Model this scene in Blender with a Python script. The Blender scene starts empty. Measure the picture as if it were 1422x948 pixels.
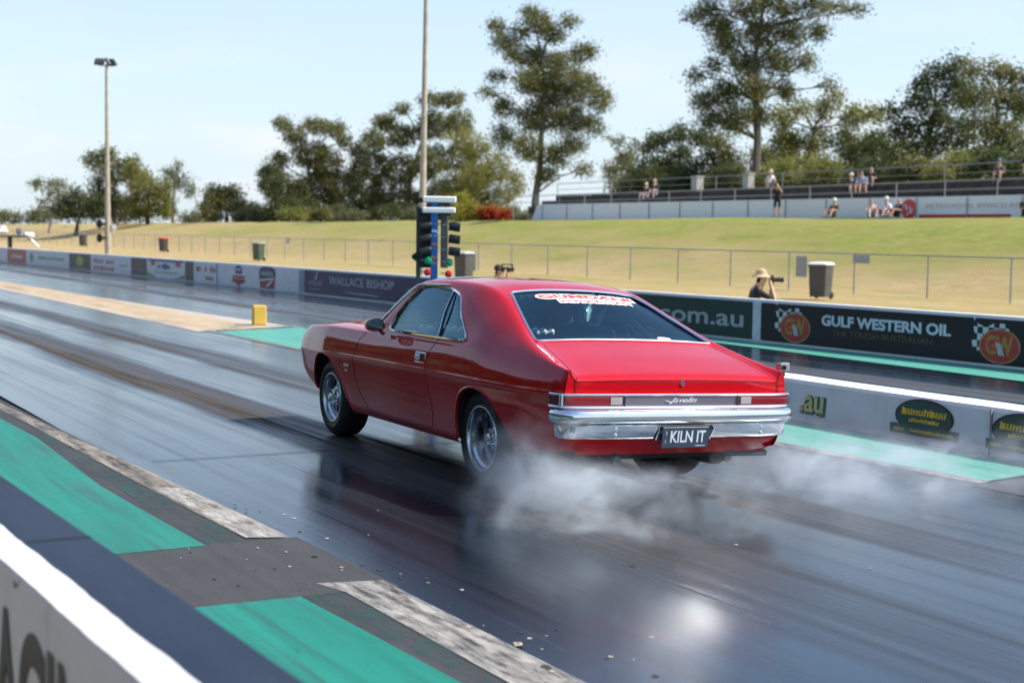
import bpy, math, random
import numpy as np
from mathutils import Vector, Matrix
R=math.radians
SC=bpy.context.scene
COL=SC.collection
# ---------------------------------------------------------------- camera
FPX,PSI,PIT,ROL,CH=2004.2,0.522116,0.0754935,0.0130207,1.712
F0=Vector((math.sin(PSI),math.cos(PSI),0));R0=Vector((math.cos(PSI),-math.sin(PSI),0));U0=Vector((0,0,1))
CF=F0*math.cos(PIT)-U0*math.sin(PIT);UU=U0*math.cos(PIT)+F0*math.sin(PIT)
CR=R0*math.cos(ROL)+UU*math.sin(ROL);CU=UU*math.cos(ROL)-R0*math.sin(ROL)
CC=Vector((0,0,CH))
cd=bpy.data.cameras.new('camera');cam=bpy.data.objects.new('camera',cd);COL.objects.link(cam)
cam.matrix_world=Matrix(((CR.x,CU.x,-CF.x,0),(CR.y,CU.y,-CF.y,0),(CR.z,CU.z,-CF.z,CH),(0,0,0,1)))
cd.sensor_width=36;cd.lens=FPX/1422*36;cd.clip_start=.05;cd.clip_end=6000
cd.dof.use_dof=True;cd.dof.focus_distance=9.4;cd.dof.aperture_fstop=2.5
SC.camera=cam
# ---------------------------------------------------------------- light
SUN=Vector((.573,-.394,.717)).normalized()
w=bpy.data.worlds.new('World');SC.world=w;w.use_nodes=True
wn=w.node_tree;wn.nodes.clear()
out=wn.nodes.new('ShaderNodeOutputWorld');bg=wn.nodes.new('ShaderNodeBackground')
sky=wn.nodes.new('ShaderNodeTexSky');sky.sky_type='NISHITA';sky.sun_disc=False
sky.sun_elevation=math.asin(SUN.z);sky.sun_rotation=math.atan2(SUN.x,SUN.y)
sky.air_density=1.0;sky.dust_density=.3;sky.ozone_density=1.6
tc=wn.nodes.new('ShaderNodeTexCoord');mp=wn.nodes.new('ShaderNodeMapping');mp.inputs['Scale'].default_value=(3,3,13)
nz=wn.nodes.new('ShaderNodeTexNoise');nz.inputs['Scale'].default_value=2.1;nz.inputs['Detail'].default_value=7;nz.inputs['Roughness'].default_value=.55
cr=wn.nodes.new('ShaderNodeMapRange');cr.inputs[1].default_value=.47;cr.inputs[2].default_value=.68;cr.inputs[4].default_value=.85
sp=wn.nodes.new('ShaderNodeSeparateXYZ');hz=wn.nodes.new('ShaderNodeMapRange')
hz.inputs[1].default_value=.0;hz.inputs[2].default_value=.16;hz.inputs[3].default_value=1;hz.inputs[4].default_value=.12
mu=wn.nodes.new('ShaderNodeMath');mu.operation='MULTIPLY'
mx=wn.nodes.new('ShaderNodeMix');mx.data_type='RGBA';mx.inputs[7].default_value=(4.3,4.35,4.5,1)
L=wn.links.new
L(tc.outputs['Generated'],mp.inputs[0]);L(mp.outputs[0],nz.inputs[0]);L(nz.outputs[0],cr.inputs[0])
L(tc.outputs['Generated'],sp.inputs[0]);L(sp.outputs[2],hz.inputs[0]);L(cr.outputs[0],mu.inputs[0]);L(hz.outputs[0],mu.inputs[1])
mh=wn.nodes.new('ShaderNodeMix');mh.data_type='RGBA';mh.inputs[7].default_value=(2.95,3.48,4.12,1)
hf=wn.nodes.new('ShaderNodeMapRange');hf.inputs[1].default_value=0;hf.inputs[2].default_value=.42;hf.inputs[3].default_value=.88;hf.inputs[4].default_value=0
L(sp.outputs[2],hf.inputs[0]);L(hf.outputs[0],mh.inputs[0]);L(sky.outputs[0],mh.inputs[6]);L(mh.outputs[2],mx.inputs[6])
L(mu.outputs[0],mx.inputs[0]);L(mx.outputs[2],bg.inputs[0]);L(bg.outputs[0],out.inputs[0])
bg.inputs[1].default_value=.13
sl=bpy.data.lights.new('sun','SUN');sl.energy=4.1;sl.angle=R(.53);sl.color=(1,.955,.88)
so=bpy.data.objects.new('sun',sl);COL.objects.link(so);so.rotation_euler=(-SUN).to_track_quat('-Z','Y').to_euler()
so.location=(30,-20,60)
SC.view_settings.view_transform='Standard';SC.view_settings.look='None';SC.view_settings.gamma=1
SC.view_settings.exposure=.82
SC.cycles.max_bounces=10;SC.cycles.transparent_max_bounces=24;SC.cycles.volume_bounces=2
SC.cycles.sample_clamp_indirect=40
try: SC.cycles.use_denoising=True
except Exception: pass
# ---------------------------------------------------------------- helpers
def ray(px,py): return CF+CR*((px-711)/FPX)-CU*((py-474)/FPX)
def atz(px,py,z=0.):
    v=ray(px,py);return CC+v*((z-CH)/v.z)
def atx(px,py,X):
    v=ray(px,py);return CC+v*(X/v.x)
def atd(px,py,d): return CC+ray(px,py)*d
def tag(o,label=None,cat=None,group=None,kind=None):
    if label:o['label']=label
    if cat:o['category']=cat
    if group:o['group']=group
    if kind:o['kind']=kind
    return o
def empty(name,loc=(0,0,0),rz=0,label=None,cat=None,group=None):
    o=bpy.data.objects.new(name,None);COL.objects.link(o);o.location=loc;o.rotation_euler=(0,0,rz)
    o.empty_display_size=.2
    return tag(o,label,cat,group)
def copy_tree(o,parent=None):
    c=o.copy();COL.objects.link(c);c.parent=parent
    for ch in [x for x in KIDS.get(o.name,[])]:
        d=copy_tree(ch,c)
    KIDS[c.name]=[x for x in COL.objects if x.parent==c]
    return c
KIDS={}
def link(name,me,mats,parent=None,smooth=True):
    if not isinstance(mats,(list,tuple)):mats=[mats]
    for m in mats:
        me.materials.append(m)
    o=bpy.data.objects.new(name,me);COL.objects.link(o)
    if parent is not None:
        o.parent=parent;KIDS.setdefault(parent.name,[]).append(o)
    if smooth and len(me.polygons):
        me.polygons.foreach_set('use_smooth',[True]*len(me.polygons))
        if smooth=='auto':
            try: me.set_sharp_from_angle(angle=R(35))
            except Exception: pass
    return o
class MB:
    def __init__(s): s.v=[];s.f=[];s.m=[];s.mi=0
    def add(s,vs,fs):
        n=len(s.v);s.v+= [tuple(map(float,a)) for a in vs];s.f+=[tuple(n+i for i in f) for f in fs];s.m+=[s.mi]*len(fs);return s
    def box(s,c,d,rz=0,M=None,bev=0):
        x,y,z=[a/2 for a in d];b=bev
        if b<=0:
            vs=[(sx*x,sy*y,sz*z) for sz in(-1,1) for sy in(-1,1) for sx in(-1,1)]
            fs=[(0,2,3,1),(4,5,7,6),(0,1,5,4),(2,6,7,3),(0,4,6,2),(1,3,7,5)]
        else:
            b=min(b,x*.98,y*.98,z*.98);vs=[];idx={}
            for sx in(-1,1):
                for sy in(-1,1):
                    for sz in(-1,1):
                        idx[(sx,sy,sz)]=len(vs)
                        vs+=[(sx*x,sy*(y-b),sz*(z-b)),(sx*(x-b),sy*y,sz*(z-b)),(sx*(x-b),sy*(y-b),sz*z)]
            I=lambda a,k:idx[a]+k
            fs=[]
            for k in range(3):
                o=[i for i in range(3) if i!=k]
                for sg in(-1,1):
                    q=[]
                    for (a,c2) in((-1,-1),(1,-1),(1,1),(-1,1)):
                        t=[0,0,0];t[k]=sg;t[o[0]]=a;t[o[1]]=c2;q.append(I(tuple(t),k))
                    if (sg>0)==(k==1): q=q[::-1]
                    fs.append(tuple(q))
            for k in range(3):
                o=[i for i in range(3) if i!=k]
                for a in(-1,1):
                    for c2 in(-1,1):
                        t1=[0,0,0];t1[k]=-1;t1[o[0]]=a;t1[o[1]]=c2;t2=t1[:];t2[k]=1
                        q=[I(tuple(t1),o[0]),I(tuple(t2),o[0]),I(tuple(t2),o[1]),I(tuple(t1),o[1])]
                        fs.append(tuple(q))
            for a,i in idx.items(): fs.append((i,i+1,i+2))
        if M is None: M=Matrix.Rotation(rz,4,'Z')
        c=Vector(c);vs=[c+(M@Vector(v)) for v in vs];return s.add(vs,fs)
    def tube(s,pts,r,n=8,caps=True,closed=False):
        pts=[Vector(p) for p in pts];m=len(pts);rr=r if isinstance(r,(list,tuple)) else [r]*m
        vs=[];fs=[];prev=None
        for i,p in enumerate(pts):
            if closed: t=pts[(i+1)%m]-pts[i-1]
            else: t=pts[min(i+1,m-1)]-pts[max(i-1,0)]
            if t.length<1e-9: t=Vector((0,0,1))
            t.normalize()
            if prev is None:
                a=Vector((0,0,1)) if abs(t.z)<.9 else Vector((1,0,0));u=t.cross(a).normalized()
            else:
                u=prev-t*prev.dot(t)
                if u.length<1e-6:u=t.orthogonal()
                u.normalize()
            prev=u;v=t.cross(u)
            for k in range(n):
                a=2*math.pi*k/n;vs.append(p+u*(math.cos(a)*rr[i])+v*(math.sin(a)*rr[i]))
        for i in range(m if closed else m-1):
            j=(i+1)%m
            for k in range(n):
                l=(k+1)%n;fs.append((i*n+k,i*n+l,j*n+l,j*n+k))
        if caps and not closed:
            fs.append(tuple(range(n))[::-1]);fs.append(tuple((m-1)*n+k for k in range(n)))
        return s.add(vs,fs)
    def lathe(s,prof,n=32,c=(0,0,0),axis='Z',closed=False):
        # prof: list of (r,h)
        vs=[];fs=[];m=len(prof);c=Vector(c)
        for r,h in prof:
            for k in range(n):
                a=2*math.pi*k/n;x,y=r*math.cos(a),r*math.sin(a)
                v=(x,y,h) if axis=='Z' else ((y,h,x) if axis=='Y' else (h,x,y))
                vs.append(c+Vector(v))
        for i in range(m if closed else m-1):
            j=(i+1)%m
            for k in range(n):
                l=(k+1)%n;fs.append((i*n+k,i*n+l,j*n+l,j*n+k))
        return s.add(vs,fs)
    def disc(s,r,h,n=32,c=(0,0,0),axis='Z'):
        return s.lathe([(r,h),(r*.001,h)],n,c,axis)
    def ball(s,c,r,n=10,m=7,sc=(1,1,1),M=None):
        vs=[];fs=[];c=Vector(c)
        for i in range(m+1):
            t=math.pi*i/m
            for k in range(n):
                a=2*math.pi*k/n;v=Vector((sc[0]*r*math.sin(t)*math.cos(a),sc[1]*r*math.sin(t)*math.sin(a),sc[2]*r*math.cos(t)))
                if M is not None: v=M@v
                vs.append(c+v)
        for i in range(m):
            for k in range(n):
                l=(k+1)%n;fs.append((i*n+k,(i+1)*n+k,(i+1)*n+l,i*n+l))
        return s.add(vs,fs)
    def quad(s,a,b,c,d): return s.add([a,b,c,d],[(0,1,2,3)])
    def prism(s,poly,d0,d1,fr):
        # poly 2D pts; fr(u,v,d)->3D
        n=len(poly);vs=[fr(u,v,d0) for u,v in poly]+[fr(u,v,d1) for u,v in poly]
        fs=[tuple(range(n))[::-1],tuple(range(n,2*n))]+[(i,(i+1)%n,n+(i+1)%n,n+i) for i in range(n)]
        return s.add(vs,fs)
    def build(s,name,mats,parent=None,smooth='auto'):
        me=bpy.data.meshes.new(name);me.from_pydata(s.v,[],s.f);me.update()
        if isinstance(mats,(list,tuple)) and len(mats)>1:
            me.polygons.foreach_set('material_index',s.m)
        import bmesh
        bm=bmesh.new();bm.from_mesh(me);bmesh.ops.remove_doubles(bm,verts=bm.verts,dist=1e-6)
        bmesh.ops.recalc_face_normals(bm,faces=bm.faces);bm.to_mesh(me);bm.free()
        return link(name,me,mats,parent,smooth)
def text_mesh(name,s,size,mat,parent=None,M=None,shear=0,bold=0,ext=.002,space=1,align='CENTER',sx=1,fit=None):
    cu=bpy.data.curves.new(name,'FONT');cu.body=s;cu.size=size;cu.shear=shear;cu.offset=bold;cu.extrude=ext
    cu.align_x=align;cu.align_y='CENTER';cu.space_character=space
    t=bpy.data.objects.new(name+'_t',cu);COL.objects.link(t)
    dg=bpy.context.evaluated_depsgraph_get();me=bpy.data.meshes.new_from_object(t.evaluated_get(dg))
    bpy.data.objects.remove(t);bpy.data.curves.remove(cu)
    if fit:
        xs=[v.co.x for v in me.vertices];ys=[v.co.y for v in me.vertices]
        cx=(min(xs)+max(xs))/2;cy=(min(ys)+max(ys))/2;kx=fit[0]/(max(xs)-min(xs));ky=fit[1]/(max(ys)-min(ys))
        for v in me.vertices: v.co.x=(v.co.x-cx)*kx;v.co.y=(v.co.y-cy)*ky
    me.materials.clear()
    for v in me.vertices: v.co.x*=sx
    if M is not None: me.transform(M)
    return link(name,me,mat,parent,False)
# ---- materials
MC={}
class NT:
    def __init__(s,name):
        s.m=bpy.data.materials.new(name);s.m.use_nodes=True;s.t=s.m.node_tree;s.t.nodes.clear();s.o=s.n('OutputMaterial')
    def n(s,k,**kw):
        x=s.t.nodes.new('ShaderNode'+k)
        for a,b in kw.items(): setattr(x,a,b)
        return x
    def l(s,a,b): s.t.links.new(a,b)
    def set(s,node,**kw):
        for k,v in kw.items(): node.inputs[k.replace('_',' ')].default_value=v
    def pos(s,scale=(1,1,1),obj=False):
        if obj: g=s.n('TexCoord').outputs['Object']
        else: g=s.n('NewGeometry').outputs['Position']
        m=s.n('Mapping');m.inputs['Scale'].default_value=scale;s.l(g,m.inputs[0]);return m.outputs[0]
    def noise(s,vec,scale,detail=4,rough=.55):
        x=s.n('TexNoise');x.inputs['Scale'].default_value=scale;x.inputs['Detail'].default_value=detail;x.inputs['Roughness'].default_value=rough
        s.l(vec,x.inputs['Vector']);return x.outputs[0]
    def rng(s,v,a,b,c=0,d=1,smooth=False):
        x=s.n('MapRange');x.inputs[1].default_value=a;x.inputs[2].default_value=b;x.inputs[3].default_value=c;x.inputs[4].default_value=d
        if smooth:x.interpolation_type='SMOOTHSTEP'
        s.l(v,x.inputs[0]);return x.outputs[0]
    def mix(s,f,a,b):
        x=s.n('Mix',data_type='RGBA')
        for i,v in ((0,f),(6,a),(7,b)):
            if hasattr(v,'links'): s.l(v,x.inputs[i])
            else: x.inputs[i].default_value=v if i==0 else (*v[:3],1)
        return x.outputs[2]
    def math(s,op,a,b=None):
        x=s.n('Math',operation=op)
        for i,v in enumerate((a,b)):
            if v is None: continue
            if hasattr(v,'links'): s.l(v,x.inputs[i])
            else: x.inputs[i].default_value=v
        return x.outputs[0]
    def bsdf(s,col,rough=.5,metal=0,spec=.5,bump=None,bstr=.2,bdist=.01,**kw):
        b=s.n('BsdfPrincipled')
        for k,v in (('Base Color',col),('Roughness',rough),('Metallic',metal),('Specular IOR Level',spec)):
            if hasattr(v,'links'): s.l(v,b.inputs[k])
            else: b.inputs[k].default_value=(*v[:3],1) if k=='Base Color' else v
        for k,v in kw.items():
            k=k.replace('_',' ')
            if hasattr(v,'links'): s.l(v,b.inputs[k])
            else: b.inputs[k].default_value=v
        if bump is not None:
            x=s.n('Bump');x.inputs['Strength'].default_value=bstr;x.inputs['Distance'].default_value=bdist
            s.l(bump,x.inputs['Height']);s.l(x.outputs[0],b.inputs['Normal'])
        s.l(b.outputs[0],s.o.inputs[0]);return b
def mat(name,col,rough=.5,metal=0,spec=.5,var=.12,nscale=6,**kw):
    if name in MC: return MC[name]
    t=NT(name);v=t.pos(obj=True);n=t.noise(v,nscale,5)
    a=tuple(c*(1-var) for c in col);b=tuple(min(1,c*(1+var)) for c in col)
    n2=t.rng(n,.3,.7);c=t.mix(n2,a,b);r=t.rng(n,.3,.7,rough*.88,min(1,rough*1.12))
    t.bsdf(c,r,metal,spec,**kw);MC[name]=t.m;return t.m
M_chrome=mat('chrome',(.86,.87,.88),.07,1,var=.03)
M_alu=mat('polished_aluminium',(.62,.63,.65),.22,1,var=.1,nscale=20)
M_steel=mat('galvanised_steel',(.33,.34,.35),.45,.6,var=.15)
M_dark=mat('black_plastic',(.018,.018,.02),.45)
M_under=mat('underbody_black',(.012,.012,.013),.7)
M_rubber=mat('tyre_rubber',(.016,.016,.017),.62,var=.2,nscale=14)
M_white=mat('white_paint',(.8,.8,.79),.5,var=.05)
M_wtext=mat('white_vinyl',(.74,.75,.76),.5,var=.05)
M_red=mat('red_vinyl',(.55,.02,.03),.5)
M_conc=None
# ---------------------------------------------------------------- setting
def ground_h(X,Y):
    s=min(1,max(0,(X-32.0)/16.0));s=s*s*(3-2*s)
    top=2.62-.0035*max(0,Y-60)
    return max(.2,top)*s
def terrain():
    xs=[-900,-300,-100,-40,-24,-17,-12,-4,0,6,12,16,20,24,28,31]+[32+i*1.0 for i in range(18)]+[52,58,66,80,110,160,260,420,700,1200,2200]
    ys=[-400,-150,-60,-20]+[i*4 for i in range(-4,60)]+[250,275,300,350,420,520,700,1000,1600,2600]
    rnd=random.Random(3);vs=[];fs=[]
    for y in ys:
        for x in xs:
            z=ground_h(x,y)-.03+(min(2.4,(-12-x)*.5) if x<-12 else 0)
            if 33<x<300: z+=rnd.uniform(-.05,.05)
            if x>300: z+=0
            vs.append((x,y,z))
    n=len(xs)
    for j in range(len(ys)-1):
        for i in range(n-1): fs.append((j*n+i,j*n+i+1,(j+1)*n+i+1,(j+1)*n+i))
    t=NT('grass_ground');p=t.pos((1,1,1));ps=t.pos((.55,.3,1))
    a=t.noise(ps,.35,6,.6);b=t.noise(t.pos((1,.45,2.)),2.3,6,.65);c=t.noise(p,26,4,.7);d3=t.noise(t.pos((.5,.16,1)),1.6,5,.7)
    sep=t.n('SeparateXYZ');t.l(t.n('NewGeometry').outputs['Position'],sep.inputs[0])
    hi=t.rng(sep.outputs[2],.1,1.7,-.17,.17);yy=t.rng(sep.outputs[1],60,150,0,-.30)
    g=t.math('ADD',t.math('ADD',a,hi),yy);g=t.math('ADD',g,t.rng(b,.3,.7,-.24,.24));gf=t.rng(g,.28,.62,0,1)
    straw=t.mix(t.rng(b,.3,.7),(.42,.29,.13),(.60,.45,.23));green=t.mix(t.rng(b,.3,.7),(.19,.225,.04),(.36,.36,.085))
    col=t.mix(gf,straw,green);col=t.mix(t.rng(d3,.48,.66,0,.55),col,(.40,.29,.13));col=t.mix(t.rng(d3,.30,.42,.5,0),col,(.13,.15,.03));col=t.mix(t.rng(c,.35,.75,0,.45),col,(.12,.11,.045))
    # dirt service road between the wall and the fence
    dx=t.math('ABSOLUTE',t.math('SUBTRACT',sep.outputs[0],19.0));dm=t.rng(dx,3.2,5.2,1,0)
    dn=t.math('MULTIPLY',dm,t.rng(t.math('ADD',sep.outputs[1],t.rng(a,.3,.7,-14,14)),34,52,0,1))
    col=t.mix(dn,col,t.mix(t.rng(b,.3,.7),(.44,.31,.18),(.56,.42,.27)))
    t.bsdf(col,.95,spec=.1,bump=t.math('ADD',c,b),bstr=.55,bdist=.10)
    me=bpy.data.meshes.new('grass_ground');me.from_pydata(vs,[],fs)
    tag(link('grass_ground',me,t.m),kind='structure')
terrain()
# race track
def track_mat():
    t=NT('track_asphalt');g=t.n('NewGeometry').outputs['Position'];sep=t.n('SeparateXYZ');t.l(g,sep.inputs[0]);X=sep.outputs[0];Y=sep.outputs[1]
    st=t.noise(t.pos((5.5,.085,1)),1.0,7,.62);fine=t.noise(t.pos((26,.5,1)),1.0,6,.65);blot=t.noise(t.pos((.8,.25,1)),1.0,5,.55)
    grain=t.noise(t.pos((1,.5,1)),60,4,.7)
    lanes=None
    wob=t.rng(blot,.3,.7,-.10,.10)
    for c,wd in ((4.60,.34),(6.02,.30),(10.9,.3),(12.4,.3)):
        d=t.math('ABSOLUTE',t.math('ADD',t.math('SUBTRACT',X,c),wob));m=t.rng(d,wd*.55,wd*1.5,1,0,True)
        lanes=m if lanes is None else t.math('MAXIMUM',lanes,m)
    near=t.rng(Y,5.0,7.5,.25,1)
    lm=t.math('MULTIPLY',lanes,t.rng(st,.3,.62,.35,1.1))
    lm=t.math('MULTIPLY',lm,near)
    # beyond/behind start line the lanes stay but more streaky
    col=t.mix(t.rng(st,.35,.7),(.006,.010,.016),(.015,.019,.025))
    col=t.mix(lm,col,t.mix(t.rng(fine,.35,.65),(.045,.038,.034),(.10,.085,.07)))
    dustm=t.math('MULTIPLY',t.rng(fine,.55,.75),.16);col=t.mix(dustm,col,(.14,.125,.11))
    edge=t.rng(t.math('ABSOLUTE',t.math('SUBTRACT',X,5.3)),2.0,2.5,0,1)
    r=t.math('ADD',t.rng(st,.35,.65,.08,.20),t.math('MULTIPLY',lm,.42));r=t.math('ADD',r,t.rng(fine,.4,.75,0,.07));r=t.math('ADD',r,t.rng(blot,.35,.7,-.02,.05));r=t.math('ADD',r,t.rng(Y,4.5,8.0,.035,0))
    sp=t.math('SUBTRACT',t.rng(st,.38,.62,1.0,.50),t.math('MULTIPLY',lm,.62))
    bmp=t.math('ADD',t.math('MULTIPLY',fine,.6),t.math('MULTIPLY',grain,.35))
    t.bsdf(col,r,spec=sp,bump=bmp,bstr=.24,bdist=.004,Specular_Tint=(.60,.84,1,1))
    return t.m
def sheet(name,pts,z,m,kind='structure',sub=1):
    mb=MB();mb.add([(x,y,z) for x,y in pts],[tuple(range(len(pts)))])
    o=mb.build(name,m,None,False)
    if kind:tag(o,kind=kind)
    return o
def asph(name,c0,c1,rough=.8,spec=.3):
    t=NT(name);a=t.noise(t.pos((1,.6,1)),2.2,6,.6);b=t.noise(t.pos(),55,4,.7);s=t.noise(t.pos((9,.4,1)),1,5,.6)
    f=t.math('ADD',t.rng(a,.3,.7,0,.5),t.rng(s,.3,.7,0,.5));col=t.mix(f,c0,c1);col=t.mix(t.rng(b,.55,.8,0,.5),col,tuple(c*1.8 for c in c1))
    t.bsdf(col,rough,spec=spec,bump=b,bstr=.35,bdist=.006);return t.m
M_apron=asph('apron_asphalt',(.032,.033,.035),(.060,.060,.062))
M_cross=asph('crossing_asphalt',(.040,.040,.041),(.070,.068,.067),.75)
M_trk=track_mat()
sheet('race_track',[(2.6,-14),(16.1,-14),(14.3,36),(9.3,420),(3.6,420),(2.75,14)],0,M_trk)
sheet('apron_pavement',[(.9,-14),(2.97,-14),(2.93,5),(2.72,13),(1.9,60),(-8,420),(-14,420),(.9,20)],.0035,M_apron)
sheet('crossing_pavement',[(1.05,6.27),(2.96,6.2),(2.93,7.47),(1.05,7.6)],.0055,M_cross)
def paint(name,c0,c1,wear=.45,under=None,rough=.55,scale=(1,.35,1),lo=.0,hiw=.12):
    """paint worn through in patches (the worn spots are holes in the film)"""
    t=NT(name);a=t.noise(t.pos(scale),3.0,7,.68);b=t.noise(t.pos((1,.4,1)),14,5,.7);s=t.noise(t.pos((7,.4,1)),1.2,5,.6)
    col=t.mix(t.rng(s,.3,.7),c0,c1)
    dk=t.rng(b,.55,.8,0,.35);col=t.mix(dk,col,tuple(c*.45 for c in c0));rub=t.noise(t.pos((14,.5,1)),1,6,.6);col=t.mix(t.rng(rub,.50,.70,0,.75),col,tuple(.03+c*.35 for c in c0));bl=t.noise(t.pos((1,.6,1)),1.1,5,.6);col=t.mix(t.rng(bl,.5,.72,0,.35),col,tuple(.05+c*.6 for c in c0))
    p=t.bsdf(col,rough,spec=.35,bump=b,bstr=.15,bdist=.004)
    f=t.math('ADD',t.math('MULTIPLY',a,.65),t.math('MULTIPLY',b,.35));al=t.rng(f,wear-lo,wear-lo+hiw,0,1)
    tr=t.n('BsdfTransparent');mxs=t.n('MixShader');t.l(al,mxs.inputs[0]);t.l(tr.outputs[0],mxs.inputs[1]);t.l(p.outputs[0],mxs.inputs[2]);t.l(mxs.outputs[0],t.o.inputs[0])
    return t.m
M_green=paint('green_track_paint',(.008,.155,.11),(.014,.22,.16),.26)
M_greenl=paint('faded_green_track_paint',(.06,.30,.22),(.12,.38,.29),.27)
M_greenw=paint('worn_green_track_paint',(.03,.10,.08),(.045,.12,.10),.47,hiw=.25)
M_line=paint('worn_white_line_paint',(.36,.33,.29),(.50,.46,.40),.385,scale=(5,.8,1),hiw=.20)
M_linec=paint('sandy_line_paint',(.28,.23,.18),(.44,.37,.29),.38,scale=(4.5,.5,1),hiw=.24)
def strip(name,pts,z,m): return sheet(name,pts,z,m)
strip('green_apron_paint',[(1.05,7.5),(2.41,7.47),(2.36,9.5),(2.45,11.9),(2.35,16),(1.9,30),(1.05,30)],.0075,M_green)
strip('green_apron_paint',[(1.05,-6),(2.7,-6),(2.53,4.6),(2.46,6.22),(1.05,6.32)],.0075,M_green)
strip('worn_apron_paint',[(2.43,7.5),(2.66,7.5),(2.58,12.6),(2.47,12)],.0065,M_greenw)
strip('worn_apron_paint',[(2.72,-6),(2.9,-6),(2.68,6.3),(2.48,6.2),(2.55,4.6)],.0065,M_greenw)
strip('lane_edge_line',[(2.66,7.57),(2.90,7.45),(2.80,10),(2.68,12.9),(2.35,22),(.9,60),(.75,60),(2.2,22),(2.56,12.9),(2.60,10)],.009,M_linec)
strip('lane_edge_line',[(2.665,7.55),(2.885,7.46),(2.82,9.2),(2.64,9.3)],.0115,M_line)
strip('lane_edge_line',[(2.69,-6),(2.97,-6),(2.94,4.5),(2.93,6.33),(2.62,6.42),(2.68,6.2)],.009,M_line)
# centre island
strip('centre_pavement',[(7.75,-14),(9.0,-14),(9.0,7.1),(7.72,7.0)],.004,M_apron)
strip('green_centre_paint',[(7.95,7.06),(8.95,7.2),(8.93,18),(9.35,23.66),(7.64,23.11),(7.66,19.4),(7.85,9.2)],.008,M_greenl)
strip('green_far_paint',[(13.9,-14),(16.0,-14),(14.95,19),(14.6,27),(14.15,27),(14.25,19),(13.92,11.5)],.008,M_greenl)
strip('centre_line',[(7.80,7.0),(7.93,7.02),(7.84,9.2),(7.66,19.4),(7.64,23.2),(7.55,23.2),(7.55,19.4),(7.72,9.2)],.012,M_linec)
strip('centre_line',[(7.55,23.1),(8.8,24.4),(9.4,23.7),(9.4,23.95),(8.8,24.8),(7.5,23.5)],.012,M_line)
t=NT('sand_strip_dirt');a=t.noise(t.pos((1,.4,1)),2.4,6,.6);b=t.noise(t.pos(),18,4,.7);e=t.noise(t.pos((1.6,.1,1)),1.0,5,.6)
s2=t.n('SeparateXYZ');t.l(t.n('NewGeometry').outputs['Position'],s2.inputs[0])
mid=t.math('ABSOLUTE',t.math('SUBTRACT',s2.outputs[0],8.15))
colr=t.mix(t.rng(a,.3,.7),(.36,.26,.16),(.50,.39,.26));colr=t.mix(t.rng(b,.6,.8,0,.4),colr,(.25,.2,.15))
colr=t.mix(t.rng(mid,.35,.8,0,.75),colr,(.46,.41,.35))
p=t.bsdf(colr,.9,spec=.2,bump=b,bstr=.3)
al=t.rng(e,.30,.42,.25,1)
tr=t.n('BsdfTransparent');ms=t.n('MixShader');t.l(al,ms.inputs[0]);t.l(tr.outputs[0],ms.inputs[1]);t.l(p.outputs[0],ms.inputs[2]);t.l(ms.outputs[0],t.o.inputs[0])
strip('sand_strip_ground',[(7.35,23.2),(9.3,24),(8.9,31.5),(8.45,46),(7.9,80),(6.8,160),(5.2,400),(4.5,400),(6.1,160),(7.1,80),(7.45,46),(7.4,31)],.006,t.m)
# joints across the track
mb=MB()
for yy in (10.38,24.5,38.,56.,80.): 
    mb.add([(2.95,yy+.01,.0045),(7.6,yy-.15,.0045),(7.6,yy-.135,.0045),(2.95,yy+.026,.0045)],[(0,1,2,3)])
tag(mb.build('track_joint',M_under,None,False),kind='structure')
sheet('bounce_pavement',[(-12,-60),(.74,-60),(.74,20),(-3,60),(-12,60)],.002,asph('pale_bounce_paving',(.26,.235,.20),(.36,.33,.285),.85))  # added sheet out of view, pale to bounce warm light onto wall and car
# paint flakes, rubber crumbs and gravel on the track
rnd=random.Random(11);mb=MB()
for i in range(110):
    r=rnd.random()
    if i<48: x=rnd.gauss(3.02,.12);y=rnd.uniform(4.2,8.5)
    elif i<66: x=rnd.uniform(2.2,2.9);y=rnd.gauss(6.9,.4)
    else: x=rnd.uniform(3,7.6);y=rnd.uniform(3.8,13)
    s=abs(rnd.gauss(.005,.005))+.003
    if i<24: s*=1.9
    k=rnd.randint(4,6);a0=rnd.random()*6;z=.010 if x<2.98 else .0015
    pts=[(x+s*rnd.uniform(.5,1.1)*math.cos(a0+j*6.283/k),y+1.3*s*rnd.uniform(.5,1.1)*math.sin(a0+j*6.283/k)) for j in range(k)]
    mb.mi=0 if rnd.random()<.55 else 1
    mb.add([(a,b,z) for a,b in pts]+[(a,b,z+.0008) for a,b in pts],[tuple(range(k,2*k))]+[(j,(j+1)%k,k+(j+1)%k,k+j) for j in range(k)])
tag(mb.build('track_debris',[mat('flake_cream',(.42,.35,.27),.85),mat('flake_rubber',(.03,.03,.03),.8)],None,False),kind='stuff')
# ---------------------------------------------------------------- barriers
def conc(name,c0,c1,rough=.8):
    t=NT(name);a=t.noise(t.pos((1,1,2)),1.7,7,.65);b=t.noise(t.pos(),22,5,.7);st=t.noise(t.pos((3,3,.35)),2.2,5,.6)
    col=t.mix(t.rng(a,.3,.7),c0,c1);col=t.mix(t.rng(st,.55,.8,0,.35),col,tuple(c*.6 for c in c0));col=t.mix(t.rng(b,.62,.8,0,.5),col,tuple(c*.5 for c in c0))
    t.bsdf(col,rough,spec=.3,bump=b,bstr=.3,bdist=.004);return t.m
M_concw=conc('painted_concrete',(.70,.69,.67),(.80,.79,.77))
M_concg=conc('grey_painted_concrete',(.60,.53,.45),(.72,.65,.56))
M_bluecap=asph('blue_cap_paint',(.018,.028,.050),(.034,.047,.072),.65,.12)
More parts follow.
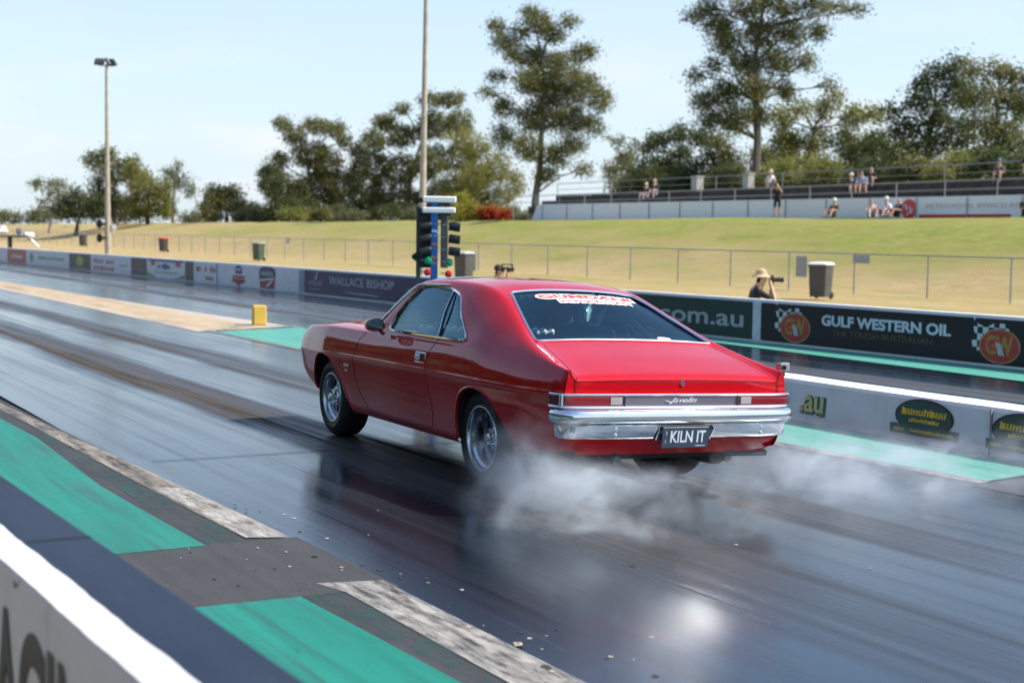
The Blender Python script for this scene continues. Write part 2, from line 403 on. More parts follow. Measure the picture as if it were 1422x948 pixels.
# near wall
nw=empty('near_barrier_wall',(.95,3,0),0,'close grey concrete barrier with blue top and white edge, bottom left corner','barrier')
def rel(o,parent):
    o.parent=parent;o.matrix_parent_inverse=parent.matrix_world.inverted() if False else Matrix.Translation(-Vector(parent.location)) if not any(parent.rotation_euler) else parent.matrix_basis.inverted()
    KIDS.setdefault(parent.name,[]).append(o);return o
def wline(y,x0=.905,x1=.826,y0=2.6,y1=4.8): return x0+(x1-x0)*(y-y0)/(y1-y0)
rnd=random.Random(5)
ys=[-4+i*.06 for i in range(int(24/.06))]
vs=[];fs=[];mi=[]
def nx(y): return .757-.031*(y-3.5)      # near edge of the wall
def fx(y): return 1.045-.028*(y-3.5)     # far edge
for i,y in enumerate(ys):
    j=lambda a:rnd.uniform(-a,a)
    n0=nx(y);wv=.002*math.sin(y*7)+.0012*math.sin(y*17+1)+j(.0012)
    vs+=[(n0-.004,y,0),(n0-.004,y,.772),(n0+.008+wv*.4,y,.793+j(.0015)),(n0+.100+wv,y,.800+j(.001)),(fx(y)+.0,y,.8),(fx(y)+.012,y,.79),(fx(y)+.04,y,0)]
k=7
for i in range(len(ys)-1):
    for q in range(k-1):
        fs.append((i*k+q,(i+1)*k+q,(i+1)*k+q+1,i*k+q+1));mi.append([0,0,1,2,2,2][q])
me=bpy.data.meshes.new('wall_body');me.from_pydata(vs,[],fs);me.polygons.foreach_set('material_index',mi)
o=link('wall_body',me,[M_concg,M_concw,M_bluecap],None,'auto');rel(o,nw)
mb=MB();jy=atz(80,749,.8).y
for yj in (jy,jy-3.0,jy+3.,jy+6): 
    mb.box(((nx(yj)+.105+fx(yj))/2,yj,.7995),(fx(yj)-nx(yj)-.10,.009,.006),rz=-.05)
o=mb.build('cap_joint',M_under,None);rel(o,nw)
mb=MB();bh=atx(32,808,nx(3.5));mb.lathe([(.001,0),(.012,0),(.012,-.004)],14,(nx(bh.y)-.0065,bh.y,bh.z),'X')
o=mb.build('bolt_hole',mat('hole_grey',(.12,.12,.12),.9),None);rel(o,nw)
Wm=lambda X,Y,Z,tilt=0:Matrix(((0,0,-1,X),(-1,0,0,Y),(0,1,0,Z),(0,0,0,1)))   # reads left-to-right for someone on the -X side
M_ltr=mat('dark_olive_lettering',(.045,.042,.03),.6)
o=text_mesh('lettering','RACING',.42,M_ltr,None,Wm(0,0,0),bold=.012,ext=.0006,space=1.0,fit=(1.5,.44))
o.location=(nx(3.62)-.0075,3.62,.465);o.rotation_euler=(0,0,.031);
bpy.context.view_layer.update()
o.parent=nw;o.matrix_parent_inverse=Matrix.Translation(-Vector(nw.location));KIDS.setdefault(nw.name,[]).append(o)
# centre wall
cw=empty('centre_barrier_wall',(8.93,5,0),0,'low grey concrete barrier with white top between the two lanes, right of the red car','barrier')
mb=MB();Z=.385;y0,y1=-12,13.5;
n=60
prof=[(8.90,0),(8.925,Z-.03),(8.945,Z),(9.28,Z),(9.30,Z-.03),(9.33,0)]
vs=[];fs=[];mi=[]
rnd=random.Random(9)
for i in range(n+1):
    y=y0+(y1-y0)*i/n
    for (x,z) in prof: vs.append((x,y,z+(rnd.uniform(-.002,.002) if z>0 else 0)))
for i in range(n):
    for q in range(5):
        mb.mi=0 if q in(0,4) else 1;mi.append(mb.mi);fs.append((i*6+q,i*6+q+1,(i+1)*6+q+1,(i+1)*6+q))
fs.append(tuple(n*6+q for q in range(6)));mi.append(0)
me=bpy.data.meshes.new('wall_body');me.from_pydata(vs,[],fs);me.polygons.foreach_set('material_index',mi)
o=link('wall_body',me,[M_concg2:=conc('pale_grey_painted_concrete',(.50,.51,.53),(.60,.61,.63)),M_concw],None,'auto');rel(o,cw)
mb=MB()
for yj in (7.9,5.4,2.9,10.4,12.9): mb.box((8.912,yj,.19),(.03,.012,.37))
rel(mb.build('panel_joint',mat('joint_grey',(.22,.22,.23),.9),None),cw)
M_teal2=mat('deep_teal_vinyl',(.012,.075,.075),.5);M_teal=mat('teal_vinyl',(.02,.10,.12),.5);M_yel=mat('yellow_vinyl',(.62,.40,.03),.5);M_dkgreen=mat('dark_green_vinyl',(.012,.06,.05),.5);M_blk=mat('black_vinyl',(.012,.012,.015),.45)
def put(o,par,loc,rot=(0,0,0)):
    o.location=loc;o.rotation_euler=rot;o.parent=par;o.matrix_parent_inverse=Matrix.Translation(-Vector(par.location));KIDS.setdefault(par.name,[]).append(o);return o
def cwx(z): return 8.90+.025*z/(Z-.03)-.004
def plate2(name,poly,m,d0,d1,par,loc,rot=(0,0,0)):
    mb=MB();mb.prism(poly,d0,d1,lambda u,v,d:(-d,-u,v));o=mb.build(name,m,None,'auto');return put(o,par,loc,rot)
TR=(0,R(3.9),0)
pau=atx(1128,559,8.91)
o=text_mesh('lettering_shadow','.au',.29,M_teal,None,Wm(0,0,0),bold=.022,ext=.001);put(o,cw,(cwx(.2)-.002,pau.y-.012,.195),TR)
o=text_mesh('lettering','.au',.29,mat('tan_vinyl',(.50,.42,.17),.5),None,Wm(0,0,0),bold=.006,ext=.001);put(o,cw,(cwx(.2)-.006,pau.y,.205),TR)
def wmarks(ban,n,fit,m,u=0,v=0,d=.0045,seed=1,rows=1,name='lettering_marks'):
    """writing too blurred to read: a row of small upright strokes"""
    r_=random.Random(seed);mb=MB()
    for q in range(rows):
        x=-fit[0]/2;cw_=fit[0]/n;h_=fit[1]/rows*.72;zc=(fit[1]*(rows-1)/2-q*fit[1])/max(1,rows) if rows>1 else 0
        for i in range(n):
            if r_.random()<.1 and 0<i<n-1: x+=cw_;continue
            a_=x+cw_*.06;b_=x+cw_*.90;t_=cw_*.30;h1=r_.choice((.26,.3,.5));h2=r_.choice((.24,.3,.34));zj=r_.choice((-.48,-.1,.12));m_=(a_+b_)/2
            for (p,q1,z0,z1) in ((a_,a_+t_,-.5,h1),(b_-t_,b_,-.5,h2),(a_+t_,b_-t_,zj,zj+.2))+(((m_-t_*.4,m_+t_*.4,-.5,.2),) if r_.random()<.35 else ()):
                sk=.12*h_;mb.add([(0,-p+sk*z0*0,zc+z0*h_),(0,-q1,zc+z0*h_),(0,-q1-sk,zc+z1*h_),(0,-p-sk,zc+z1*h_)],[(0,1,2,3)])
            x+=cw_
    o=mb.build(name,m,ban,False);o.location=(-d,-u,v);return o
def badge(px,py):
    c=atx(px,py,8.91);e=plate2('badge',[(0.325*math.cos(a)*(1.0),.148*math.sin(a)) for a in [2*math.pi*i/40 for i in range(40)]],M_blk,0,.003,cw,(cwx(.2)-.001,c.y,.225),TR)
    k=plate2('badge_rim',[(0.305*math.cos(a),.134*math.sin(a)) for a in [2*math.pi*i/40 for i in range(40)]],M_dkgreen,0,.002,cw,(cwx(.2)-.005,c.y,.225),TR)
    plate2('badge_ribbon',[(-.38,-.145),(.38,-.145),(.38,-.065),(-.38,-.065)],M_teal2,0,.003,cw,(cwx(.2)-.007,c.y-.01,.21),TR)
    o=wmarks(None,8,(.50,.085),M_yel,seed=21,name='badge_marks');put(o,cw,(cwx(.262)-.012,c.y,.262),TR)
    o=wmarks(None,8,(.34,.05),M_yel,seed=22,name='badge_marks');put(o,cw,(cwx(.192)-.012,c.y-.01,.192),TR)
    o=wmarks(None,18,(.66,.036),M_yel,seed=23,name='badge_marks');put(o,cw,(cwx(.118)-.012,c.y-.01,.105),TR)
badge(1283,581);badge(1424,602)
# far wall: follows a slightly slanted line
def fwX(Y): return 15.17-.0365*(Y-12.57)
FA=math.atan(.0365)
fwl=empty('far_barrier_wall',(fwX(12.57),12.57,0),FA,'long low concrete wall covered in sponsor banners along the far lane','barrier')
def fw_s(px,py):
    """distance along the wall (towards -Y) of a photo pixel"""
    v=ray(px,py);n=Vector((1,.0365,0));d=(15.17+.0365*12.57);tt=d/(v.x+.0365*v.y);P=CC+v*tt
    return (12.57-P.y)/math.cos(FA),P.z
HW=.69
# local frame of wall: x = along world X, y = along wall (+Y) ; s = -y
mb=MB();vs=[];fs=[];mi=[]
prof=[(-.02,0),(-.004,HW-.02),(.01,HW),(.16,HW),(.175,HW-.02),(.19,0)]
N=80;y0,y1=-18,190
for i in range(N+1):
    for (x,z) in prof: vs.append((x,y0+(y1-y0)*i/N,z))
for i in range(N):
    for q in range(5): fs.append((i*6+q,i*6+q+1,(i+1)*6+q+1,(i+1)*6+q));mi.append(0)
me=bpy.data.meshes.new('wall_body');me.from_pydata(vs,[],fs)
o=link('wall_body',me,M_concw,fwl,'auto')
def on_wall(o,s,z,d=0.0,par=None):
    o.location=(-.028-d,-s,z)
    return o
def banner(pa,pb,m,name='banner'):
    """pa,pb: px left/right edge at mid height"""
    sa,_=fw_s(pa[0],pa[1]);sb,_=fw_s(pb[0],pb[1])
    c=(sa+sb)/2;wd=abs(sb-sa);mb=MB();mb.box((0,0,0),(.006,wd-.01,HW-.085),bev=.002)
    o=mb.build(name,m,fwl);o.location=(-.024,-c,.03+(HW-.085)/2+.01);return o,wd
def wtext(ban,s,fit,m,u=0,v=0,d=.0045,**kw):
    o=text_mesh('lettering',s,.3,m,ban,Wm(0,0,0),ext=.0008,fit=fit,**kw);o.location=(-d,-u,v);return o
def wshape(ban,poly,m,u=0,v=0,d=.0035,name='emblem'):
    mb=MB();mb.prism(poly,0,.0012,lambda a,b,c:(-c,-a,b));o=mb.build(name,m,ban,'auto');o.location=(-d,-u,v);return o
def oval(a,b,n=28): return [(a*math.cos(2*math.pi*i/n),b*math.sin(2*math.pi*i/n)) for i in range(n)]
def rect(a,b,sk=0): return [(-a,-b),(a,-b),(a+sk,b),(-a+sk,b)]
V=lambda n,c:mat(n,c,.5)
cream=V('pale_vinyl',(.78,.78,.78));navy=V('navy_vinyl',(.028,.030,.085));black=V('banner_black',(.010,.010,.014));grn=V('bottle_green_vinyl',(.008,.045,.035))
orange=V('orange_red_vinyl',(.55,.11,.06));grey=V('charcoal_vinyl',(.05,.065,.07));fadedred=V('faded_red_vinyl',(.50,.10,.10));skyb=V('pale_blue_vinyl',(.30,.36,.45));gold=V('brown_gold_vinyl',(.14,.10,.04));pgreen=V('pale_green_vinyl',(.15,.35,.22));blue=V('royal_blue_vinyl',(.03,.07,.25));dred=V('dark_red_vinyl',(.40,.03,.03));silver=V('silver_vinyl',(.42,.47,.50));yel2=V('acid_yellow_vinyl',(.45,.45,.05))
ym=lambda x:(344+365.6)/2+.087*x
def pb(x0,x1,m):return banner((x0,ym(x0)),(x1,ym(x1)),m)
b,wd=pb(-60,11,cream);wmarks(b,8,(wd*.6,.22),pgreen,seed=1)
b,wd=pb(11,37,orange);wmarks(b,6,(wd*.6,.26),cream,seed=2)
b,wd=pb(37,97,cream);wshape(b,oval(.35,.2),pgreen,-wd*.36,0);wmarks(b,12,(wd*.6,.2),pgreen,wd*.1,.03,seed=3)
b,wd=pb(97,127,grey);wshape(b,oval(.5,.2),yel2,0,.03);wmarks(b,6,(wd*.5,.08),yel2,0,-.24,seed=4)
b,wd=pb(127,163,cream);wmarks(b,8,(wd*.8,.24),fadedred,0,.1,seed=5);wmarks(b,8,(wd*.8,.22),fadedred,0,-.16,seed=6)
b,wd=pb(163,183,cream);wmarks(b,5,(wd*.5,.12),skyb,0,0,seed=7)
b,wd=pb(183,205,grey);wmarks(b,7,(wd*.8,.14),orange,0,.08,seed=8);wmarks(b,9,(wd*.8,.09),V('tan_lettering',(.4,.28,.12)),0,-.08,seed=9)
b,wd=pb(205,258,cream);wshape(b,rect(wd*.46,.035),blue,0,.27);wshape(b,oval(wd*.09,.1),blue,0,.08);wmarks(b,6,(wd*.35,.2),V('purple_vinyl',(.16,.12,.35)),-.2,.08);wshape(b,oval(wd*.07,.08),orange,-wd*.33,.17);wshape(b,oval(wd*.07,.08),orange,wd*.33,.17);wshape(b,rect(wd*.3,.02,.2),pgreen,0,-.12);wshape(b,[(-.5,-.1),(.4,-.1),(.7,.12)],pgreen,wd*.36,-.2);wshape(b,[(.5,-.1),(-.4,-.1),(-.7,.12)],pgreen,-wd*.36,-.2)
b,wd=pb(258,270,grey)
b,wd=pb(270,304,cream);wmarks(b,7,(wd*.8,.26),dred,0,.12,seed=10);wmarks(b,4,(wd*.34,.2),dred,wd*.15,-.16,seed=11);wshape(b,rect(.08,.3),skyb,wd*.46,0)
b,wd=pb(304,416,cream)
u=-wd*.22
wshape(b,[(-.28,.05),(-.25,.24),(-.12,.30),(.12,.30),(.25,.24),(.28,.05)],blue,u,0);wmarks(b,5,(.36,.10),cream,u,.18,d=.006,seed=12)
wshape(b,[(-.52,-.2),(.52,-.2),(.44,.0),(-.44,.0)],dred,u,.0,.005);wmarks(b,9,(.8,.09),V('vinyl_grey_text',(.5,.5,.52)),u,-.08,d=.008,seed=13);wshape(b,[(-.2,-.05),(.2,-.05),(.45,.03),(-.45,.03)],dred,u,-.2,.005);wshape(b,oval(.1,.05,14),blue,u,-.27)
u=wd*.14
wshape(b,[(-.52,-.29),(.52,-.29),(.60,.12),(.55,.26),(.3,.31),(-.3,.31),(-.55,.26),(-.60,.12)],navy,u,0);wshape(b,[(-.47,-.25),(.47,-.25),(.50,-.04),(-.50,-.12)],dred,u,0,.006);wshape(b,[(-.51,-.10),(.51,-.02),(.53,.03),(-.52,-.05)],cream,u,0,.0065,'stripe');wshape(b,[(-.12,-.24),(.06,-.24),(.42,-.05),(.3,-.05)],cream,u,0,.0075,'stripe');wtext(b,'NHRA',(.85,.14),cream,u,.12,d=.006)
b,wd=pb(416,424,skyb)
b,wd=pb(424,600,navy);wtext(b,'WALLACE BISHOP',(wd*.52,.21),silver,-wd*.02,.08,bold=.003)
wmarks(b,24,(wd*.33,.06),V('dim_blue_lettering',(.08,.10,.2)),-.0,-.11,seed=14);wshape(b,[(-1.2,.015),(-.3,-.02),(.9,-.03),(1.1,-.01),(0,0.01)],silver,-.1,-.19)
for sgn in(-1,1):
    uu=sgn*wd*.40;wshape(b,[(-.06,-.10),(.09,-.10),(.09,-.06),(.16,.12),(.10,.12),(.0,-.04),(-.06,-.06)],silver,uu,.17);wtext(b,'JEWELLERS',(wd*.125,.14),silver,uu,-.04);wshape(b,rect(wd*.05,.008),silver,uu,-.17)
# hidden stretch behind the car, then green, white post and black banner
sG,_=fw_s(1050,447);s0=fw_s(600,407)[0]
def sban(sa,sb,m):
    c=(sa+sb)/2;wd=abs(sb-sa);mb=MB();mb.box((0,0,0),(.006,wd-.01,HW-.085),bev=.002);o=mb.build('banner',m,fwl);o.location=(-.024,-c,.03+(HW-.085)/2+.01);return o,wd
sc_=fw_s(890,430)[0]-3.1
b,wd=sban(s0,sc_,cream)
b,wd=sban(sc_,sG-.06,grn)
sa=fw_s(915,435)[0];sb=fw_s(1031,442)[0];cen=(sc_+sG-.06)/2
wtext(b,'h.com.au',(sb-sa+.55,.29),V('dull_white_vinyl',(.42,.45,.46)),(sa+sb)/2-cen-.22,.02,bold=.004)
b,wd=sban(sG-.06,sG+.14,V('white_post_vinyl',(.66,.70,.74)))
sE=sG+.14+7.5;b,wd=sban(sG+.14,sE,black);cen=(sG+.14+sE)/2
def S(px,py): return fw_s(px,py)[0]-cen
ta,tb=S(1143,447),S(1322,470)
wtext(b,'GULF WESTERN OIL',(tb-ta,.165),V('ice_white_vinyl',(.62,.70,.75)),(ta+tb)/2,.10,bold=.012)
ta,tb=S(1158,460),S(1296,485)
wtext(b,'THE TOUGH AUSTRALIAN',(tb-ta,.085),gold,(ta+tb)/2,-.075)
M_chk=NT('chequer_vinyl');_t=M_chk;_c=_t.n('TexChecker');_c.inputs['Scale'].default_value=11;_c.inputs[1].default_value=(.62,.66,.68,1);_c.inputs[2].default_value=(.02,.02,.03,1)
_t.l(_t.pos((1,1,1),True),_c.inputs[0]);_t.bsdf(_c.outputs[0],.5);M_chk=_t.m
for px,py in ((1101,452),(1383,483)):
    u=S(px,py);v=-.035
    fl=wshape(b,[(-.34,-.14),(-.36,-.02),(-.30,.06),(-.34,.16),(-.34,.32),(-.26,.22),(-.12,.18),(.02,.25),(.18,.24),(.25,.16),(.22,.08),(.0,.12),(-.16,.06),(-.2,-.05),(-.24,-.14)],M_chk,u-.02,v+.04,.0035,'chequered_flag')
    wshape(b,oval(.34,.235),V('oil_gold_vinyl',(.40,.25,.10)),u+.08,v-.02,.005);wshape(b,oval(.315,.212),V('oil_red_vinyl',(.45,.05,.035)),u+.08,v-.02,.0065)
    wtext(b,'GW',(.44,.26),V('oil_yellow_lettering',(.36,.25,.05)),u+.08,v-.01,d=.0085,bold=.01);wtext(b,'G',(.2,.15),V('oil_red_lettering',(.6,.05,.04)),u-.02,v-.0,d=.0095,bold=.012);wshape(b,[(-.03,-.1),(.07,-.1),(.0,.05),(-.09,.08)],silver,u+.10,v-.04,.0105)
sban(sE,sE+8,navy)
# ---------------------------------------------------------------- chain-link fence
FX=31.
fe=empty('chain_link_fence',(FX,30,0),0,'long low chain link fence at the foot of the grass bank','fence')
ph=1.19
mb=MB();mb.tube([(0,-16,ph),(0,205,ph-.02)],.022,6);mb.build('top_rail',M_steel,fe)
pp=MB();pp.tube([(0,0,-.03),(0,0,ph-.01)],.026,6);p0=pp.build('post',M_steel,fe)
for i in range(73):
    y=-15+i*3.0
    if i==0: p0.location=(0,y,0);continue
    c=p0.copy();COL.objects.link(c);c.location=(0,y,0)
mb=MB();hh=ph-.05;st_=.11
for i in range(int(221/st_)):
    y=-16+i*st_;w2=.0022
    for sg in(-1,1):
        mb.add([(0.012*sg,y-w2,.04),(0.012*sg,y+w2,.04),(0.012*sg,y+w2+sg*hh*.55,hh),(0.012*sg,y-w2+sg*hh*.55,hh)],[(0,1,2,3)])
mb.build('wire_mesh',mat('fence_wire',(.25,.26,.27),.6,.4),fe,False)
def fsign(px,py,w_,h_,label):
    P=atx(px,py,FX-.05);mb=MB();mb.box((0,0,0),(.012,w_,h_),bev=.004)
    mb.box((.02,w_*.3,h_*.42),(.03,.02,.02));mb.box((.02,-w_*.3,h_*.42),(.03,.02,.02))
    o=mb.build('fence_sign',mat('sign_grey',(.28,.30,.32),.5),None);o.location=P;tag(o,label,'sign','blank grey signs wired to the fence')
fsign(1113,370,.52,.66,'tall blank grey sign hung on the fence beside the wheelie bin behind the black banner')
fsign(1196,360,.72,.24,'small wide blank grey sign hung high on the fence right of the nearest bin')
fsign(657,365,.5,1.0,'narrow blank grey sign on the fence just right of the starting lights')
fsign(400,334,.5,.35,'tiny grey sign on the far fence right of the green bin')
# ---------------------------------------------------------------- bins
def wheelie(px,py,lid,body,label,h=1.06,open_lid=False,X=None,sc=1):
    P=atz(px,py,0) if X is None else Vector((X,atx(px,py,X).y,0))
    e=empty('wheelie_bin',P,R(200),label,'bin','wheelie bins along the fence')
    mb=MB();b0,b1=.22,.29;H=.93*h/1.06
    rings=[]
    def ring(z,a,b,r=.05):
        pts=[]
        for cx,cy,a0 in((a-r,b-r,0),(-a+r,b-r,90),(-a+r,-b+r,180),(a-r,-b+r,270)):
            for k in range(4): an=R(a0+k*30);pts.append((cx+r*math.cos(an),cy+r*math.sin(an),z))
        return pts
    zs=[(.06,.24,.30),(.5*H,.265,.325),(H-.06,.28,.34),(H-.055,.30,.36),(H,.30,.36),(H,.27,.33),(H-.1,.26,.32)]
    vs=[];fs=[]
    for z,a,b in [(z,a*.86,b*.78) for z,a,b in zs]: vs+=ring(z,a,b)
    for i in range(len(zs)-1):
        for k in range(16): fs.append((i*16+k,i*16+(k+1)%16,(i+1)*16+(k+1)%16,(i+1)*16+k))
    fs.append(tuple(range(16)));mb.add(vs,fs);mb.build('bin_body',body,e)
    mb=MB();vs=[];zz=[(H+.005,.32,.37),(H+.03,.32,.37),(H+.075,.25,.30),(H+.085,.1,.12)];fs=[]
    for z,a,b in [(z,a*.86,b*.78) for z,a,b in zz]: vs+=ring(z,a,b,.04)
    for i in range(3):
        for k in range(16): fs.append((i*16+k,i*16+(k+1)%16,(i+1)*16+(k+1)%16,(i+1)*16+k))
    fs.append(tuple(range(48,64)));mb.add(vs,fs);mb.tube([(-.30,-.2,H),(-.34,-.17,H+.02),(-.34,.17,H+.02),(-.30,.2,H)],.018,6);mb.build('lid',lid,e)
    for s_ in(-1,1):
        mb=MB();mb.lathe([(.001,-.03),(.09,-.03),(.1,-.015),(.1,.015),(.09,.03),(.001,.03)],16,(-.20,s_*.22,.1),'Y');mb.build('wheel',M_dark,e)
    return e
M_binb=mat('bin_dark_grey',(.07,.07,.065),.5);M_bing=mat('bin_green',(.06,.075,.045),.5);M_binbr=mat('bin_brown_black',(.05,.035,.032),.5)
wheelie(1139,415,mat('white_lid',(.75,.75,.73),.5),M_binb,'dark grey wheelie bin with white rubbish on its lid, nearest bin behind the black banner')
wheelie(359,362.5,mat('grey_lid',(.33,.33,.30),.5),M_bing,'green wheelie bin by the fence above the shield emblems on the wall')
wheelie(227,350,mat('red_lid',(.70,.03,.03),.4),M_binbr,'dark wheelie bin with a bright red lid by the far fence')
wheelie(115,342,mat('dark_lid',(.06,.05,.05),.5),M_binbr,'farthest dark wheelie bin with a dark lid, left of the light pole')
wheelie(644,392,mat('pale_lid',(.50,.50,.45),.5),M_binb,'grey wheelie bin with pale lid just behind the starting lights',h=1.1)
# ---------------------------------------------------------------- light poles
M_pole=mat('weathered_pole',(.36,.32,.25),.75,var=.2,nscale=3);M_pole2=mat('dark_pole',(.22,.20,.17),.75)
P=atz(150,352,0);d=(P-CC).dot(CF)
topz=atd(152,94,d).z
e=empty('light_pole',P,0,'slim floodlight pole on the left with loudspeakers low on its side','light pole')
mb=MB();mb.tube([(0,0,-.1),(0,0,topz*.5),(0,0,topz)],[.20,.15,.09],12);mb.build('pole',M_pole,e)
for dx,dy,rz_,tl in((-.42,.1,2.6,.7),(.10,-.1,4.2,.55),(.38,.15,5.2,.7)):
    mb=MB();M_=Matrix.Rotation(rz_,4,'Z')@Matrix.Rotation(tl,4,'X');mb.box((dx,dy,topz+.25),(.62,.22,.5),M=M_,bev=.05);mb.build('lamp_head',mat('lamp_housing',(.05,.055,.06),.5),e)
mb=MB();mb.tube([(-.5,.1,topz+.02),(.45,.0,topz+.02)],.04,6);mb.tube([(0,0,topz-.1),(0,0,topz+.1)],.08,8);mb.build('crossarm',M_steel,e)
for z_ in(1.0,1.9):
    mb=MB();mb.lathe([(.08,0),(.12,.25),(.3,.5),(.28,.5),(.1,.26),(.001,.2)],14,(0,0,0),'X');o=mb.build('loudspeaker',M_dark,e);o.location=(-.15,-.1,z_);o.rotation_euler=(0,0,R(200))
mb=MB();mb.box((.33,-.2,1.7),(.3,.1,.35),bev=.02);mb.build('control_box',mat('box_grey',(.4,.42,.46),.5),e)
P=atz(585,386,0)
e=empty('light_pole',P,0,'tall slim pole behind the starting lights rising out of the top of the picture','light pole')
mb=MB();mb.tube([(0,0,-.1),(.05,0,5),(.16,0,15)],[.15,.11,.055],12);mb.build('pole',M_pole,e)
mb=MB();mb.tube([(-.7,0,15),(1.0,0,15)],.04,6);mb.build('crossarm',M_steel,e)
for q in(-.6,.16,.9):
    mb=MB();mb.box((q,-.15,15.3),(.5,.2,.4),bev=.04,M=Matrix.Rotation(.6,4,'X'));mb.build('lamp_head',MC['lamp_housing'],e)
# ---------------------------------------------------------------- starting lights
bz=8.85;Pc=atx(604,330,bz)
e=empty('starting_light_tree',(bz,Pc.y,0),PSI-R(180)*0,'blue starting light post with black lamp hoods and two white boxes on top','starting lights')
e.rotation_euler=(0,R(2.2)*0,-math.atan2(Pc.x,Pc.y)+0)      # faces down the track toward the cars
M_bl=mat('bright_blue_post',(.01,.16,.50),.35);M_lampk=mat('lamp_black',(.012,.012,.014),.4)
dd=(Vector((bz,Pc.y,0))-CC).dot(CF);pz=lambda py:CH+(321.3-py)*dd/FPX;ux=lambda px:(px-605)*dd/FPX
mb=MB();mb.box((-.01,0,pz(300)-.0-(pz(300))/2+.1),(.10,.08,pz(283)),bev=.01);o=mb.build('post',M_bl,e)
mb=MB();mb.box((ux(592),.10,(pz(292)+pz(372))/2),(.16,.10,pz(292)-pz(372)),bev=.01);mb.build('lamp_bank',M_lampk,e)
mb=MB();mb.box((ux(618),.10,(pz(300)+pz(372))/2),(.10,.08,pz(300)-pz(372)),bev=.01);mb.build('lamp_bank',mat('lamp_back_grey',(.09,.09,.095),.6),e)
mb=MB();mb.box((ux(582),.16,(pz(285)+.0)/2),(.06,.06,pz(285)),bev=.01);mb.build('rear_post',mat('rear_post_grey',(.10,.10,.09),.7),e)
for (ya,yb,x0,x1) in((273.5,282,587.5,634),(288.5,296.5,587,633)):
    mb=MB();mb.box(((ux(x0)+ux(x1))/2,-.02,(pz(ya)+pz(yb))/2),(ux(x1)-ux(x0),.14,pz(ya)-pz(yb)),bev=.015);
    b=mb.build('stage_box',M_white,e)
    mb=MB();mb.box((ux(x0)-.03,.0,(pz(ya)+pz(yb))/2-.01),(.07,.12,.07),bev=.01);mb.box((ux(612),.02,pz(yb)-.02),(.28,.08,.035),bev=.01);mb.build('bracket',M_lampk,b)
def hood(x,z,mlens,mh=M_lampk,s=1.,side=1):
    mb=MB();n=18;Lh=.135*s;r=.052*s
    prof=[(r*.9,0),(r,0.01),(r*1.02,Lh),(r*.9,Lh),(r*.85,.02),(.001,.02)]
    mb.lathe(prof,n,(0,0,0),'X');o=mb.build('lamp_hood',mh,e);o.location=(x,-.03,z);o.rotation_euler=(0,R(8),0 if side>0 else R(180))
    if mlens is not None:
        mb=MB();mb.ball((0,0,0),r*.8,12,8,(.5,1,1));l=mb.build('lens',mlens,o);l.location=(.03,0,0)
    mb=MB();mb.tube([(0,0,.02),(-.10,.02,0.0)],.008,6);mb.build('bracket',M_steel,o)
    return o
M_amb=mat('amber_lens',(.10,.02,.004),.2)
for py in(314,331,348):
    hood(ux(624),pz(py),M_amb,s=1.15);hood(ux(600),pz(py-1),M_amb,s=1.15,side=-1)
def lamp(x,z,m,r=.055):
    mb=MB();mb.lathe([(.01,.09),(r*.5,.07),(r,.015),(r,0),(r*.8,-.02),(.001,-.03)],18,(0,0,0),'Y');o=mb.build('signal_lamp',m,e);o.location=(x,-.05,z)
    mb=MB();mb.tube([(0,.08,0),(-.1,.1,.01)],.010,6);mb.build('bracket',M_steel,o)
M_g=mat('green_lens',(.005,.28,.12),.15);M_r=mat('red_lens',(.55,.012,.015),.15)
lamp(ux(625),pz(364),M_g);lamp(ux(596),pz(362),M_g);lamp(ux(624),pz(380),M_r,.05);lamp(ux(595),pz(378),M_r,.05)
mb=MB();mb.lathe([(.02,0),(.06,.05),(.07,.16),(.03,.2)],12,(ux(573),.15,pz(357)),'X');mb.tube([(ux(573),.15,pz(357)),(ux(590),.12,pz(357))],.012,6);mb.build('side_lamp',M_lampk,e)
for i,py in enumerate((321,339,357,365)):
    mb=MB();mb.box((-.01,-.0445,pz(py)),(.07,.006,.035),bev=.002);mb.build('decal',[M_wtext,mat('orange_decal',(.6,.2,.1),.5)][i>0],e)
mb=MB();mb.box((0,0,.02),(.4,.35,.04),bev=.01);mb.build('base_plate',M_steel,e)
# yellow foam marker block
Pb=atz(360,451.5,0)
e=empty('foam_marker_block',Pb,R(-14),'yellow foam marker block standing at the end of the green centre island','marker')
mb=MB();mb.box((0,0,.18),(.235,.26,.35),bev=.012);mb.build('foam_block',mat('yellow_foam',(.62,.40,.06),.8,var=.15),e)
mb=MB();mb.box((0.0,-.133,.18),(.20,.006,.31),bev=.002);mb.build('front_sheet',mat('yellow_sheet',(.70,.46,.07),.7),e)
# ---------------------------------------------------------------- bank top: sponsor wall, terrace seating, rails
BX=48.8
def bwY(px): 
    v=ray(px,300);return v.y/v.x*BX
yL=bwY(737);bz0=2.50
e=empty('sponsor_hoarding',(BX,yL,bz0),0,'long white hoarding with a red emblem along the top of the grass bank','hoarding')
hb=1.05
mb=MB();ln=yL-34
mb.add([(0,0,-.1),(0,-ln,-.1),(0,-ln,hb),(0,-.9,hb),(.06,0,-.1),(.06,-ln,-.1),(.06,-ln,hb),(.06,-.9,hb)],[(0,1,2,3),(4,7,6,5),(3,2,6,7),(0,3,7,4),(1,5,6,2)])
mb.build('hoarding_panel',mat('pale_blue_white_panel',(.68,.71,.76),.5,var=.04),e,False)
k=0
for i in range(16):
    mb=MB();mb.box((-.03,-1.5-i*3.0,hb/2-.05),(.045,.05,hb+.06),bev=.01);mb.build('support_post',MC['galvanised_steel'] if i%1 else mat('post_grey_blue',(.30,.33,.38),.6),e)
